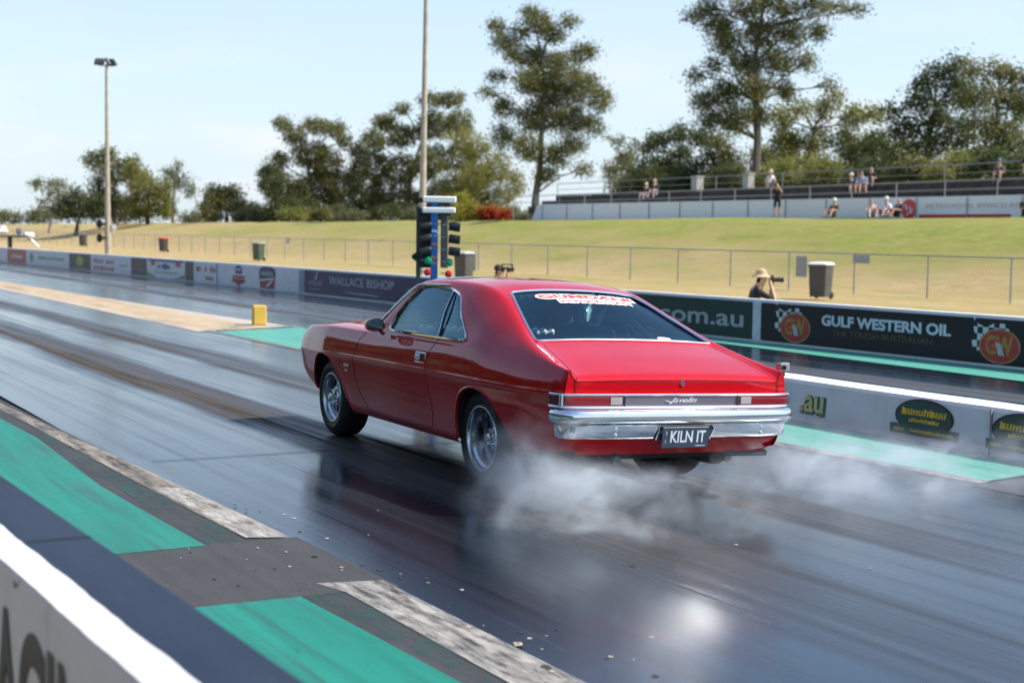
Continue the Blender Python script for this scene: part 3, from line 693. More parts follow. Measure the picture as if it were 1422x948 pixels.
c=bwY(1262);mb=MB();mb.prism(oval(.46,.46),0,.004,lambda a,b,d:(-.01-d,-a*1.05,b));o=mb.build('emblem',mat('emblem_red',(.55,.03,.05),.5),e);o.location=(0,c-yL,.50)
mb=MB();mb.tube([(-.02,-.2,-.2),(-.02,-.05,.1),(-.02,.1,-.05),(-.02,.2,.2)],.035,6);mb.tube([(-.02,-.28,0),(-.02,-.1,-.12),(-.02,.15,-.28)],.03,6);mb.build('emblem_mark',M_white,o)
ca,cb=bwY(1283),bwY(1450)
o=text_mesh('lettering','METRO HOTEL IPSWICH INTERNATIONAL',.3,mat('faint_mauve_lettering',(.42,.36,.42),.5),e,Wm(0,0,0),ext=.002,fit=((ca-cb)*1.2,.22));o.location=(-.012,(ca+cb)/2-.8-yL,.62)
ca,cb=bwY(1276),bwY(1404)
mb=MB();mb.box((-.008,(ca+cb)/2-yL,.13),(.01,ca-cb,.24));mb.build('red_strip',mat('strip_red',(.45,.015,.02),.5),e)
# terrace tiers of dark timber
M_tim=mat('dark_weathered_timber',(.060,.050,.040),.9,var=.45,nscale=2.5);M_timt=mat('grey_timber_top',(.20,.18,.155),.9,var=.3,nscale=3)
e=empty('timber_terrace',(50,60,0),0,'dark timber terrace seating steps behind the white hoarding','terrace')
def terZ(Y): return 3.42+max(-.0,(75-Y))*.0045
for q in range(3):
    mb=MB();vs=[];X0=50+q*1.1
    ysr=[31+i*1.5 for i in range(37)]
    rnd=random.Random(40+q)
    for i in range(len(ysr)-1):
        ya,yb=ysr[i],ysr[i+1]-.02
        if yb>86.5-q*.6: continue
        z=terZ(ya)+q*.40+rnd.uniform(-.015,.015);zb=z-.42
        mb.box((X0+.11+rnd.uniform(-.01,.01),(ya+yb)/2,(z+zb)/2-.01),(.2,yb-ya,z-zb),bev=.015)
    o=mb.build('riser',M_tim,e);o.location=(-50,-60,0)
    mb=MB()
    for i in range(len(ysr)-1):
        ya,yb=ysr[i],ysr[i+1]-.02
        if yb>86.5-q*.6: continue
        z=terZ(ya)+q*.40;mb.box((X0+.12,(ya+yb)/2,z+.025),(.26,yb-ya,.04),bev=.01)
        mb.box((X0+.7,(ya+yb)/2,z-.03),(.84,yb-ya,.05))
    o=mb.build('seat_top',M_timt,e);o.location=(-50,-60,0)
def rail(X,label,zoff,hh,y0_,y1_,step,base):
    e=empty('hand_rail',(X,y0_,0),0,label,'railing')
    zz=lambda y:terZ(y)+zoff
    mb=MB();mb.tube([(0,0,zz(y0_)),(0,(y1_-y0_)/2,zz((y0_+y1_)/2)),(0,y1_-y0_,zz(y1_))],.03,6)
    if hh>.5: mb.tube([(0,0,zz(y0_)-.42),(0,(y1_-y0_)/2,zz((y0_+y1_)/2)-.42),(0,y1_-y0_,zz(y1_)-.42)],.02,6)
    mb.build('rail',MC['weathered_pole'] if 0 else mat('rail_grey',(.28,.28,.27),.6),e)
    y=y0_
    while y<=y1_+.01:
        mb=MB();mb.tube([(0,y-y0_,zz(y)-hh-base),(0,y-y0_,zz(y))],.03,6);mb.build('post',MC['rail_grey'],e);y+=step
rail(49.45,'grey hand rail between the white hoarding and the timber steps',.72,1.7,35,86,3.0,0)
rail(53.6,'grey hand rail on the top of the timber steps under the trees',1.72,1.2,33,87,6.0,.3)
def chim(px,py,X,h,wd,name,label,m):
    P=atx(px,py,X);mb=MB();mb.box((0,0,h/2),(wd,wd,h),bev=.03);mb.box((0,0,h+.04),(wd*1.15,wd*1.15,.08),bev=.02);o=mb.build(name,m,None);o.location=P;tag(o,label,'bin')
chim(968,268.5,53.0,.95,.55,'square_bin','squat pale square bin standing on top of the timber steps',mat('bin_cream',(.36,.34,.30),.7))
chim(1039,263,53.0,.85,.5,'square_bin','pale square bin beside the man in the white shirt on the steps',MC['bin_cream'])
# ---------------------------------------------------------------- people
M_skin=mat('skin',(.50,.27,.17),.5,var=.06);M_skin2=mat('lighter_skin',(.56,.32,.21),.5,var=.06)  # two complexions, the second slightly lighter
def cloth(n,c):return mat('cloth_'+n,c,.85,var=.12,nscale=9)
def person(P,rz,label,J,cols,hat=None,hair=(.03,.02,.015),group=None,scale=1.0,extra=None):
    """J: joints (pelvis,chest,neck,head, elbows, hands, knees, feet) in metres, facing +Y. cols: shirt, legs, sleeve-end skin, shoes"""
    nm=['pelvis','belly','chest','neck','head','crown','shL','elL','haL','fiL','shR','elR','haR','fiR','hpL','knL','anL','toL','hpR','knR','anR','toR','nose']
    g=dict(J)
    pv,ch,hd=Vector(g['pelvis']),Vector(g['chest']),Vector(g['head'])
    g['belly']=(pv+ch)/2;nk=ch.lerp(hd,.52);g['neck']=nk;up=(hd-ch).normalized();g['crown']=hd+Vector((0,0,.085))
    look=Vector(J.get('look',(0,1,0))).normalized();g['nose']=hd+look*.105-Vector((0,0,.01))
    side=Vector(J.get('side',(1,0,0))).normalized()
    for s_,q in((-1,'L'),(1,'R')):
        g['sh'+q]=ch+side*(s_*.185)+Vector((0,0,.06));g['hp'+q]=pv+side*(s_*.10)-Vector((0,0,.02))
        h=Vector(g['ha'+q]);el=Vector(g['el'+q]);g['fi'+q]=h+(h-el).normalized()*.085
        a=Vector(g['an'+q]);k=Vector(g['kn'+q]);g['to'+q]=Vector(g.get('to'+q,a+Vector((0,.18,-.05))))
    ed=[('pelvis','belly',0),('belly','chest',0),('chest','neck',2),('neck','head',2),('head','crown',4),('head','nose',2)]
    for q in 'LR': ed+=[('chest','sh'+q,0),('sh'+q,'el'+q,0),('el'+q,'ha'+q,2),('ha'+q,'fi'+q,2),('pelvis','hp'+q,1),('hp'+q,'kn'+q,1),('kn'+q,'an'+q,J.get('shin',2)),('an'+q,'to'+q,3)]
    rad=dict(pelvis=.135,belly=.125,chest=.145,neck=.055,head=.092,crown=.07,shL=.07,shR=.07,elL=.042,elR=.042,haL=.032,haR=.032,fiL=.026,fiR=.026,hpL=.095,hpR=.095,knL=.06,knR=.06,anL=.042,anR=.042,toL=.035,toR=.035,nose=.03)
    me=bpy.data.meshes.new('person');me.from_pydata([tuple(Vector(g[n])*scale) for n in nm],[(nm.index(a),nm.index(b)) for a,b,_ in ed],[])
    o=bpy.data.objects.new('person_t',me);COL.objects.link(o)
    sk=o.modifiers.new('s','SKIN');sk.use_smooth_shade=True
    for i,n in enumerate(nm): 
        me.skin_vertices[0].data[i].radius=(rad[n]*scale*(1.0 if n not in('chest','belly','pelvis') else 1.0),)*2
    me.skin_vertices[0].data[0].use_root=True
    ss=o.modifiers.new('u','SUBSURF');ss.levels=2;ss.render_levels=2
    dg=bpy.context.evaluated_depsgraph_get();m2=bpy.data.meshes.new_from_object(o.evaluated_get(dg));bpy.data.objects.remove(o)
    segs=[(Vector(g[a])*scale,Vector(g[b])*scale,c) for a,b,c in ed]
    m2.materials.clear()
    mats=list(cols)+[mat('hair_%02d'%int(hair[0]*300),hair,.7)]
    b=link('person',m2,mats,None)
    for p in m2.polygons:
        c=p.center;best=9;mi=0
        for A,B,k in segs:
            d=B-A;t_=max(0,min(1,(c-A).dot(d)/max(1e-9,d.dot(d))));dd_=(c-(A+d*t_)).length
            if k==0 and t_>.62 and (A-Vector(g['shL'])*scale).length<1e-6: kk=0
            else: kk=k
            if dd_<best: best=dd_;mi=kk
        hp=Vector(g['head'])*scale
        if mi==4 and (c-hp).dot(look)>.03: mi=2
        if (c-hp).length<.14*scale and (c-hp).dot(look)<-.01 and c.z>hp.z-.05: mi=4
        p.material_index=mi
    b.location=P;b.rotation_euler=(0,0,rz);tag(b,label,'person',group)
    if hat:
        mb=MB();hc=Vector(g['head'])*scale+Vector((0,0,.055));br=hat[1]
        if br>0: mb.lathe([(.098,.085*0),(br,-.03),(br+.005,-.02),(.1,.03)],20,hc);mb.lathe([(.104,-.02),(.103,.04),(.085,.10),(.04,.125),(.001,.13)],20,hc)
        else:
            mb.lathe([(.104,-.02),(.104,.03),(.085,.08),(.045,.11),(.001,.115)],20,hc)
            mb.box(hc+look*.14+Vector((0,0,-.005)),(.13,.13,.014),bev=.005)
        mb.build('hat',mat(*hat[0]) if isinstance(hat[0],tuple) else hat[0],b)
    return b
def sitJ(lean=0,kn=.42,arms='knees'):
    J=dict(pelvis=(0,0,.12),chest=(0,-.10+lean,.50),head=(0,-.04+lean,.80),knL=(-.13,.42,.30),knR=(.13,.42,.30),anL=(-.14,.50,-.10),anR=(.14,.50,-.10))
    if arms=='knees': J.update(elL=(-.26,.10+lean,.30),elR=(.26,.10+lean,.30),haL=(-.10,.36,.36),haR=(.10,.36,.36))
    else: J.update(elL=(-.27,-.15+lean,.28),elR=(.27,-.15+lean,.28),haL=(-.25,-.35+lean,.05),haR=(.25,-.35+lean,.05))
    return J
def groundsit():
    return dict(pelvis=(0,0,.12),chest=(0,-.14,.48),head=(0,-.10,.78),knL=(-.16,.36,.40),knR=(.16,.36,.42),anL=(-.15,.62,.06),anR=(.17,.60,.06),toL=(-.15,.8,.04),toR=(.17,.78,.04),elL=(-.27,.05,.32),elR=(.27,.05,.32),haL=(-.12,.34,.40),haR=(.12,.34,.42))
wh=('hat_cream',(.62,.53,.38),.8);wc=('cap_white',(.75,.75,.74),.7);tn=('hat_tan',(.50,.36,.22),.8);tealc=('cap_teal',(.04,.22,.22),.7);gc=('cap_grey',(.45,.44,.43),.7)
S_=cloth;blk=S_('black',(.012,.012,.014));shoe=mat('shoe_dark',(.04,.035,.03),.6)
FT=R(110)   # facing the track and the camera
def tpos(px,py,X,z=None):
    P=atx(px,py,X)
    if z is not None: P.z=z
    return P
def seat(px,q):
    P=atx(px,265,50+q*1.1+.1);P.z=terZ(P.y)+q*.40+.05;return P
person(seat(897,1),FT,'spectator in black shirt and cream cap, left one of the pair on the steps',sitJ(),(blk,S_('lilac',(.30,.28,.42)),M_skin2,shoe),(wh,0))
person(seat(909,1)+Vector((0,0,.14)),FT+.2,'bigger spectator in black shirt and tan cap, right one of the pair on the steps',sitJ(.05),(S_('charcoal',(.02,.022,.028)),S_('pale_denim',(.25,.30,.42)),M_skin2,shoe),(tn,0),scale=1.05)
J=sitJ(-.1,arms='back');J['knL']=(-.15,.40,.42);J['anL']=(-.15,.75,.38)
person(seat(1058,2)+Vector((.6,0,.10)),FT+.5,'spectator in white shirt and straw hat leaning back at the top of the steps',J,(S_('white',(.66,.62,.58)),S_('grey_shorts',(.25,.25,.26)),M_skin2,shoe),(wh,.15))
P=atx(1079,302,47.6);P.z=ground_h(P.x,P.y)
person(P,FT+.1,'standing person in black t-shirt and shorts raising a camera before the hoarding',dict(pelvis=(0,0,.92),chest=(0,0,1.32),head=(0,.02,1.62),elL=(-.33,.16,1.22),elR=(.33,.16,1.22),haL=(-.09,.22,1.55),haR=(.09,.22,1.55),knL=(-.13,.03,.50),knR=(.13,.03,.50),anL=(-.17,-.02,.09),anR=(.15,-.02,.09)),(S_('black_tee',(.022,.02,.018)),blk,M_skin,shoe),None,hair=(.12,.07,.04))
mb=MB();mb.box((0,0,0),(.14,.06,.09),bev=.012);mb.lathe([(.03,0),(.035,.08),(.03,.085),(.001,.07)],12,(0,.03,0),'Y')
camo=mb.build('camera_body',M_dark,None);camo.name='camera_held';camo.location=P+Matrix.Rotation(FT+.1,3,'Z')@Vector((0,.24,1.60));camo.rotation_euler=(0,0,FT+.1);tag(camo,'black camera held up by the standing person in black shorts','camera')
def gs(px,dx=47.7):
    P=atx(px,300,dx);P.z=ground_h(P.x,P.y)-.02;return P
person(gs(1157),FT,'spectator in olive shirt and white cap sitting alone against the hoarding',groundsit(),(S_('olive',(.07,.07,.04)),S_('khaki',(.12,.11,.08)),M_skin,shoe),(wc,0))
person(gs(1210),FT+.6,'bare headed spectator with bare legs sitting on the grass, left in the emblem group',groundsit(),(S_('pale_pink',(.55,.42,.40)),S_('faded_shorts',(.3,.3,.33)),M_skin2,mat('shoe_white',(.7,.7,.7),.6)),None,hair=(.2,.12,.07),scale=.95)
person(gs(1229,48.1),FT,'spectator in white shirt and white cap, middle of the red emblem group',groundsit(),(S_('white2',(.70,.70,.72)),S_('blue_shorts',(.05,.06,.16)),M_skin2,shoe),(wc,0),scale=1.05)
person(gs(1246),FT-.3,'spectator in navy leaning forward beside the red emblem on the hoarding',groundsit(),(S_('navy',(.02,.025,.06)),blk,M_skin,shoe),None,hair=(.03,.02,.02))
person(gs(1425),FT+.8,'person in dark clothing sitting on the grass at the right edge of the picture',groundsit(),(blk,blk,M_skin2,shoe),None)
person(seat(1181,1),FT+.7,'spectator in dark shirt and straw hat, left of the trio on the steps',sitJ(.12),(S_('brown_black',(.03,.024,.02)),blk,M_skin2,shoe),(wh,.13))
person(seat(1196,1)+Vector((0,0,.05)),FT+.6,'bare headed spectator in a light blue shirt, middle of the trio on the steps',sitJ(.05),(S_('light_blue',(.16,.24,.36)),S_('shorts_tan',(.30,.2,.12)),M_skin2,shoe),None,hair=(.25,.14,.08),scale=1.08)
person(seat(1209,2),FT+.3,'spectator in black on the right of the trio on the steps',sitJ(0),(blk,S_('denim',(.05,.07,.14)),M_skin,shoe),None)
person(seat(1386,2)+Vector((0,0,0)),FT+.2,'spectator in grey shirt and teal cap near the right end of the steps',sitJ(.02),(S_('mid_grey',(.09,.09,.10)),S_('brown',(.12,.07,.05)),M_skin,shoe),(tealc,0))
person(seat(1408,2)+Vector((.9,0,.32)),FT+.3,'spectator in black with white cap, higher up at the right end of the steps',sitJ(.08),(blk,S_('maroon',(.12,.02,.02)),M_skin2,shoe),(gc,0),scale=1.1)
# photographer behind the black banner
P=atx(1066,416,16.6);P.z=0
fz=R(70)-PSI+R(-60)
px_=(P-CC).dot(CF)
hz_=CH-(395-331)*0
def W(px,py,X):  return atx(px,py,X)
base=Vector((P.x,P.y,0))
hd=W(1057,387,16.6);
rz=R(-120)  # looks toward the right along the wall
Ri=Matrix.Rotation(-rz,3,'Z')
loc=lambda v:Ri@(v-base)
hL=loc(hd)
H=hL.z
J=dict(pelvis=(hL.x,hL.y-.16,H-.66),chest=(hL.x,hL.y-.10,H-.27),head=tuple(hL),look=(0.1,1,-.05),elL=(hL.x-.2,hL.y+.20,H-.36),elR=(hL.x+.20,hL.y+.22,H-.38),haL=(hL.x-.05,hL.y+.22,H-.06),haR=(hL.x+.07,hL.y+.15,H-.06),
 knL=(hL.x-.15,hL.y+.24,.42),knR=(hL.x+.15,hL.y+.2,.10),anL=(hL.x-.15,hL.y+.22,.08),anR=(hL.x+.15,hL.y-.3,.08),shin=1)
ph_=person(base,rz,'crouching photographer in black t-shirt and wide straw hat behind the black banner',J,(blk,blk,M_skin2,shoe),(tn,.17),hair=(.01,.008,.008))
mb=MB();mb.box((0,0,0),(.15,.07,.10),bev=.015);mb.box((0,0,.06),(.05,.06,.04),bev=.01);mb.lathe([(.035,0),(.042,.10),(.045,.17),(.04,.175),(.001,.15)],16,(0,.03,0),'Y')
o=mb.build('camera_with_lens',M_dark,None);o.location=base+Matrix.Rotation(rz,3,'Z')@Vector((hL.x+.01,hL.y+.19,H-.015));o.rotation_euler=(0,0,rz);tag(o,'black camera with long lens held by the straw hatted photographer','camera')
# camera operator near the starting lights
P=atx(693,392,16.9);base=Vector((P.x,P.y,0));hd=W(692,377,16.9);rz=R(-130);Ri=Matrix.Rotation(-rz,3,'Z');hL=Ri@(hd-base);H=hL.z
J=dict(pelvis=(hL.x,hL.y-.14,H-.64),chest=(hL.x,hL.y-.08,H-.27),head=tuple(hL),look=(0,1,0),elL=(hL.x-.22,hL.y+.16,H-.34),elR=(hL.x+.24,hL.y+.10,H-.34),haL=(hL.x-.06,hL.y+.20,H+.02),haR=(hL.x+.08,hL.y+.18,H+.0),knL=(hL.x-.15,hL.y+.22,.40),knR=(hL.x+.15,hL.y+.2,.10),anL=(hL.x-.15,hL.y+.2,.08),anR=(hL.x+.15,hL.y-.3,.08),shin=1)
person(base,rz,'crouching camera operator in black over the car roof, right of the starting lights',J,(blk,blk,M_skin2,shoe),(('cap_black',(.015,.015,.016),.7),0))
mb=MB();mb.box((0,0,0),(.12,.22,.12),bev=.02);mb.tube([(0,-.12,.12),(0,.16,.12)],.016,6);mb.box((0,-.1,.08),(.03,.03,.08));mb.box((0,.14,.08),(.03,.03,.08));mb.lathe([(.04,0),(.05,.07),(.001,.06)],12,(0,.11,0),'Y')
o=mb.build('video_camera',M_dark,None);o.location=base+Matrix.Rotation(rz,3,'Z')@Vector((hL.x+.02,hL.y+.20,H+.05));o.rotation_euler=(0,0,rz);tag(o,'black video camera with top handle held above the car roof line','camera')
# equipment trailer far left
P=atz(14,346,0)
e=empty('flat_trailer',P,R(-8),'dark flat trailer loaded with white and blue equipment at the far left edge','trailer')
s_=(P-CC).dot(CF)/FPX
mb=MB();mb.box((-.2,0,18*s_),(55*s_,1.6,2.6*s_),bev=.05);mb.build('deck',M_dark,e)
mb=MB();mb.tube([(0,0,0),(0,0,18*s_)],.16,8);mb.build('support_leg',M_dark,e)
mb=MB();mb.tube([(22*s_,0,17*s_),(30*s_,0,12*s_),(38*s_,0,3*s_)],.07,6);mb.build('drawbar',M_steel,e)
mb=MB();mb.box((25*s_,0,20*s_),(14*s_,.8,7*s_),bev=.1);mb.build('white_case',M_white,e)
mb=MB();mb.box((-10*s_,0,24.5*s_),(16*s_,.9,6*s_),bev=.15);mb.ball((-9*s_,0,28*s_),.25,8,6);mb.build('white_cover',M_white,e)
mb=MB();mb.box((12*s_,0,25*s_),(7*s_,.7,9*s_),bev=.08);mb.build('blue_box',mat('steel_blue_box',(.10,.15,.22),.5),e)
# ---------------------------------------------------------------- trees
def leaf_mat(name,c0,c1,c2):
    t=NT(name);g=t.n('NewGeometry');p=t.pos((1,1,1));a=t.noise(p,.55,4,.6)
    col=t.mix(t.rng(g.outputs['Random Per Island'],0,1),c0,c1);col=t.mix(t.rng(a,.42,.68,0,.8),col,c2)
    d=t.bsdf(col,.55,spec=.25);tl=t.n('BsdfTranslucent');t.l(col,tl.inputs[0]);ms=t.n('MixShader');ms.inputs[0].default_value=.5
    t.l(d.outputs[0],ms.inputs[1]);t.l(tl.outputs[0],ms.inputs[2]);t.l(ms.outputs[0],t.o.inputs[0]);return t.m
LM={'olive':leaf_mat('olive_leaves',(0.095,0.108,0.032),(0.182,0.182,0.061),(0.270,0.250,0.101)),
'dark':leaf_mat('dark_leaves',(0.041,0.061,0.024),(0.095,0.115,0.041),(0.149,0.162,0.061)),
'yellow':leaf_mat('yellow_green_leaves',(0.149,0.162,0.038),(0.257,0.257,0.068),(0.351,0.324,0.121)),
'grey':leaf_mat('grey_green_leaves',(0.115,0.135,0.068),(0.203,0.216,0.115),(0.270,0.270,0.149)),
'red':leaf_mat('red_flowers',(.40,.02,.01),(.55,.06,.02),(.12,.10,.03)),
'gold':leaf_mat('golden_leaves',(.35,.30,.04),(.50,.42,.08),(.22,.24,.04))}
M_bark=mat('eucalypt_bark',(.13,.105,.08),.9,var=.35,nscale=1.2);M_barkp=mat('pale_bark',(.28,.25,.21),.85,var=.3,nscale=1.2)
TREEG=None
def tree(name,label,base,depth,lobes,leaf='olive',trunk=None,tr=.28,bark=None,dens=1.,leafs=.26,seed=1,group='trees beyond the grass bank',cat='tree',clump=.62,thick=.75):
    rnd=random.Random(seed);nr=np.random.default_rng(seed)
    B=atd(base[0],base[1],depth);B.z=ground_h(B.x,B.y)-.1
    e=empty(name,B,0,label,cat,group)
    k=depth/FPX
    # trunk in pixels: list of (px,py)
    tp=[B]+[atd(x,y,depth) for x,y in (trunk or [])]
    L_=[]
    for (x,y,rx,ry) in lobes:
        dd_=rnd.uniform(-1,1)*thick*rx*k*1.2
        L_.append((atd(x,y,depth+dd_),rx*k,ry*k))
    mb=MB();n=len(tp)
    if n>1:
        rr=[tr*.8*(1-.8*i/(n-1)) for i in range(n)];rr[0]*=1.25
        mb.tube([p-B for p in tp],rr,8)
        for i in range(1,n):
            mb.ball(tp[i]-B,rr[i],8,5)
    lim=MB()
    for c,a,b in L_:
        best=min(tp[1:] if n>1 else tp,key=lambda p:(p-c).length+(0 if p.z<c.z-.3 else 3))
        if n==1: best=B
        mid=best.lerp(c,.5)+Vector((rnd.uniform(-.3,.3),rnd.uniform(-.3,.3),rnd.uniform(-.1,.5)))
        r0=tr*.20
        lim.tube([best-B,mid-B,c-B],[r0,r0*.7,r0*.35],6)
        for q in range(4):
            tip=c+Vector((rnd.uniform(-1,1)*a*.8,rnd.uniform(-1,1)*a*.8,rnd.uniform(-.5,.9)*b))
            lim.tube([mid.lerp(c,.6)-B,(c.lerp(tip,.5))-B+Vector((0,0,.15)),tip-B],[r0*.4,r0*.28,r0*.1],5,caps=False)
    if n>1: mb.build('trunk',bark or M_bark,e)
    lim.build('limb',bark or M_bark,e)
    V_=[]
    for c,a,b in L_:
        vol=a*a*b;nc=max(4,int(dens*15*(a*b)/(clump**2)*1.0))
        for q in range(nc):
            d=nr.normal(size=3);d/=np.linalg.norm(d);r=nr.uniform(.25,1.0)**.5
            cc=np.array(c)+d*np.array([a,a*thick+.01,b])*r*.92
            cr_=clump*nr.uniform(.45,1.15)
            m=int(52*(cr_/clump)**2*(clump/.62)**0)
            pts=nr.normal(size=(m,3))*np.array([cr_*.52,cr_*.52,cr_*.46])+cc
            V_.append(pts)
    Pt=np.concatenate(V_);m=len(Pt)
    u=nr.normal(size=(m,3));u[:,2]*=.8;u/=np.linalg.norm(u,axis=1)[:,None];w_=nr.normal(size=(m,3));v_=np.cross(u,w_);v_/=np.linalg.norm(v_,axis=1)[:,None]
    s=leafs*.86*nr.uniform(.5,1.15,size=(m,1))
    A=Pt-u*s*.62;Bq=Pt+v_*s*.30;C_=Pt+u*s*.62;D=Pt-v_*s*.30
    vv=np.stack([A,Bq,C_,D],1).reshape(-1,3)-np.array(B)
    me=bpy.data.meshes.new('crown');me.vertices.add(len(vv));me.vertices.foreach_set('co',vv.astype(np.float32).ravel())
    me.loops.add(4*m);me.loops.foreach_set('vertex_index',np.arange(4*m,dtype=np.int32));me.polygons.add(m)
    me.polygons.foreach_set('loop_start',np.arange(0,4*m,4,dtype=np.int32));me.update(calc_edges=True);me.validate()
    link('crown',me,LM[leaf],e,False)
    return e
tree('eucalyptus_tree','thin airy pale tree at the far left of the tree line',(68,308),175,[(50,256,14,8),(80,262,20,13),(66,283,14,10),(96,276,10,9)],'grey',[(72,290),(76,270)],.2,M_barkp,.55,.34,1,clump=.8)
tree('bushy_tree','low dark bush tree left of the left light pole',(105,308),160,[(88,290,15,18),(112,284,22,24),(135,290,18,20)],'dark',[(110,295)],.3,None,1.,.34,2,clump=.8)
tree('eucalyptus_tree','tall dark crowned tree directly behind the left light pole',(160,308),165,[(130,225,16,14),(150,216,14,10),(158,240,22,18),(135,258,12,14),(150,275,20,18),(182,228,12,14),(190,250,18,18),(168,292,24,18)],'olive',[(160,285),(158,255),(152,232)],.35,None,.85,.32,3,clump=.75)
tree('eucalyptus_tree','yellowish tree just right of the left light pole',(205,308),160,[(185,238,12,14),(200,262,22,22),(190,288,26,20),(222,284,20,22),(228,262,14,16)],'yellow',[(205,290),(203,265)],.3,None,.8,.32,4,clump=.75)
tree('eucalyptus_tree','sparse leaning tree right of the pole, before the gap of sky',(240,308),165,[(232,240,10,12),(245,232,8,8),(250,256,13,12),(262,262,8,12),(236,288,14,16)],'grey',[(240,290),(243,262),(244,245)],.22,None,.6,.30,5,clump=.7)
tree('bushy_tree','rounded low tree between two gaps of sky on the left',(315,308),150,[(298,268,16,12),(312,278,26,18),(296,294,22,16),(335,290,22,16),(350,298,18,10),(326,266,8,8)],'olive',[(315,290)],.3,None,.95,.32,6,clump=.75)
tree('bushy_tree','lowest pale bush at the foot of the broad tree left of centre',(360,308),148,[(355,300,20,10),(335,303,15,8)],'grey',None,.2,None,.9,.3,7,clump=.6)
tree('eucalyptus_tree','broad tree with dark lower crown left of the tall central pole',(430,308),150,[(392,172,14,9),(410,188,18,14),(440,176,22,12),(466,182,18,12),(480,196,12,12),(385,225,16,14),(378,252,18,20),(400,262,24,24),(430,215,30,22),(455,228,24,24),(470,260,26,30),(440,262,28,30),(420,290,30,20),(470,292,26,18)],'olive',[(432,285),(430,250),(426,215),(415,195)],.42,None,.8,.27,8)
tree('bushy_tree','dark leafy tree below the broad tree left of centre',(400,309),147,[(380,262,20,22),(372,240,14,14),(395,288,24,18),(430,292,20,14)],'dark',[(398,288)],.3,None,.75,.26,18)
tree('eucalyptus_tree','wide olive tree behind the tall central pole',(560,306),150,[(560,150,14,8),(600,140,22,10),(630,138,20,12),(535,170,20,14),(520,195,18,18),(556,190,26,20),(600,175,30,22),(640,172,24,22),(520,235,24,26),(555,238,30,28),(600,225,30,28),(640,220,26,26),(525,275,28,24),(565,280,30,24),(610,275,30,26),(650,262,24,24)],'olive',[(565,285),(572,240),(585,195)],.45,None,.8,.27,9)
tree('eucalyptus_tree','darker tree filling in between the broad tree and the wide olive tree',(505,308),157,[(500,215,14,18),(495,250,18,24),(515,285,22,20),(490,290,16,16)],'dark',[(502,285),(500,250)],.3,None,.8,.28,19)
tree('bushy_tree','yellow green tree behind the starting lights',(665,302),128,[(640,190,18,16),(660,205,24,18),(690,235,26,24),(660,245,28,26),(630,262,24,24),(690,275,26,20),(655,285,28,16),(715,255,16,18)],'yellow',[(665,280),(662,250)],.3,None,.75,.24,10)
tree('eucalyptus_tree','tallest central gum tree standing left of the hoarding end',(742,300),118,[(735,15,14,8),(745,30,24,14),(690,38,16,10),(700,60,20,12),(722,45,16,10),(770,48,22,14),(790,30,16,8),(805,75,18,14),(820,72,10,10),(745,85,26,20),(780,95,28,22),(715,75,16,14),(735,115,30,20),(770,130,34,24),(810,120,26,24),(832,140,16,18),(690,105,16,8),(700,150,16,16),(745,165,32,24),(790,165,28,24),(825,175,18,16),(680,130,12,8),(700,190,18,18),(735,205,24,18),(775,215,22,20),(800,200,20,14),(810,235,14,8),(760,245,16,12)],'olive',[(744,270),(750,230),(752,180),(756,130),(752,80),(745,45)],.42,M_bark,1.45,.22,11,clump=.70)
tree('eucalyptus_tree','small sparse gum tree in the gap beside the tallest central gum',(858,280),112,[(860,200,14,12),(845,192,8,6),(872,215,12,14),(850,236,14,10),(885,200,10,12),(866,250,14,10)],'grey',[(864,255),(866,220)],.2,None,.5,.25,12,clump=.6)
tree('bushy_tree','dark rounded tree left of the tallest gum on the right',(940,275),100,[(900,205,16,12),(915,192,20,14),(945,185,24,14),(980,195,22,16),(910,230,24,20),(945,225,28,24),(985,230,26,22),(900,256,16,14),(930,256,26,16),(970,258,28,14),(885,245,12,14)],'dark',[(940,250),(942,220)],.35,None,.95,.24,13)
tree('bushy_tree','olive tree low behind the terrace between the rounded tree and the tall gum',(1010,275),98,[(1000,200,18,14),(1015,225,22,20),(1000,250,24,14),(1030,250,20,14)],'olive',[(1010,250)],.3,None,.9,.23,23)
tree('eucalyptus_tree','tallest gum tree on the right, cut by the top of the picture',(1047,275),92,[(960,22,14,8),(985,12,22,12),(1000,35,24,16),(1040,10,28,16),(1085,8,30,14),(1130,8,26,12),(1165,10,20,8),(1190,14,14,8),(1010,60,26,18),(1055,45,30,22),(1100,45,28,20),(1135,45,16,14),(965,105,14,10),(990,92,14,14),(1035,90,30,22),(1080,85,28,22),(1120,85,14,14),(975,140,18,16),(1005,130,26,20),(1045,125,28,20),(1090,125,16,16),(985,165,22,14),(1020,165,28,20),(1055,160,20,16),(1150,120,8,10),(1010,-20,30,20),(1070,-25,40,22),(1130,-20,30,20)],'olive',[(1050,240),(1052,195),(1050,140),(1048,90),(1055,40),(1062,0)],.42,M_bark,1.5,.19,14,clump=.62)
tree('eucalyptus_tree','pale yellow green tree right of the tallest gum trunk',(1100,272),96,[(1085,165,22,18),(1110,150,20,14),(1150,150,20,18),(1160,130,10,12),(1185,165,26,18),(1215,160,18,14),(1090,200,28,22),(1130,190,28,22),(1175,200,28,24),(1215,200,22,22),(1085,235,28,20),(1130,235,30,22),(1180,240,30,20)],'yellow',[(1120,245),(1125,210),(1130,180)],.35,None,.85,.23,15)
tree('bushy_tree','big dark tree at the right below the cloudless gap, left half',(1270,262),84,[(1240,155,16,10),(1285,115,20,14),(1275,140,22,18),(1300,100,22,12),(1330,92,24,10),(1255,180,26,20),(1295,160,28,24),(1330,130,30,26),(1250,215,28,22),(1290,205,30,24),(1330,185,30,28),(1250,240,28,14),(1300,240,32,14),(1340,225,28,20)],'dark',[(1285,235),(1290,195),(1300,150)],.4,None,1.15,.21,16)
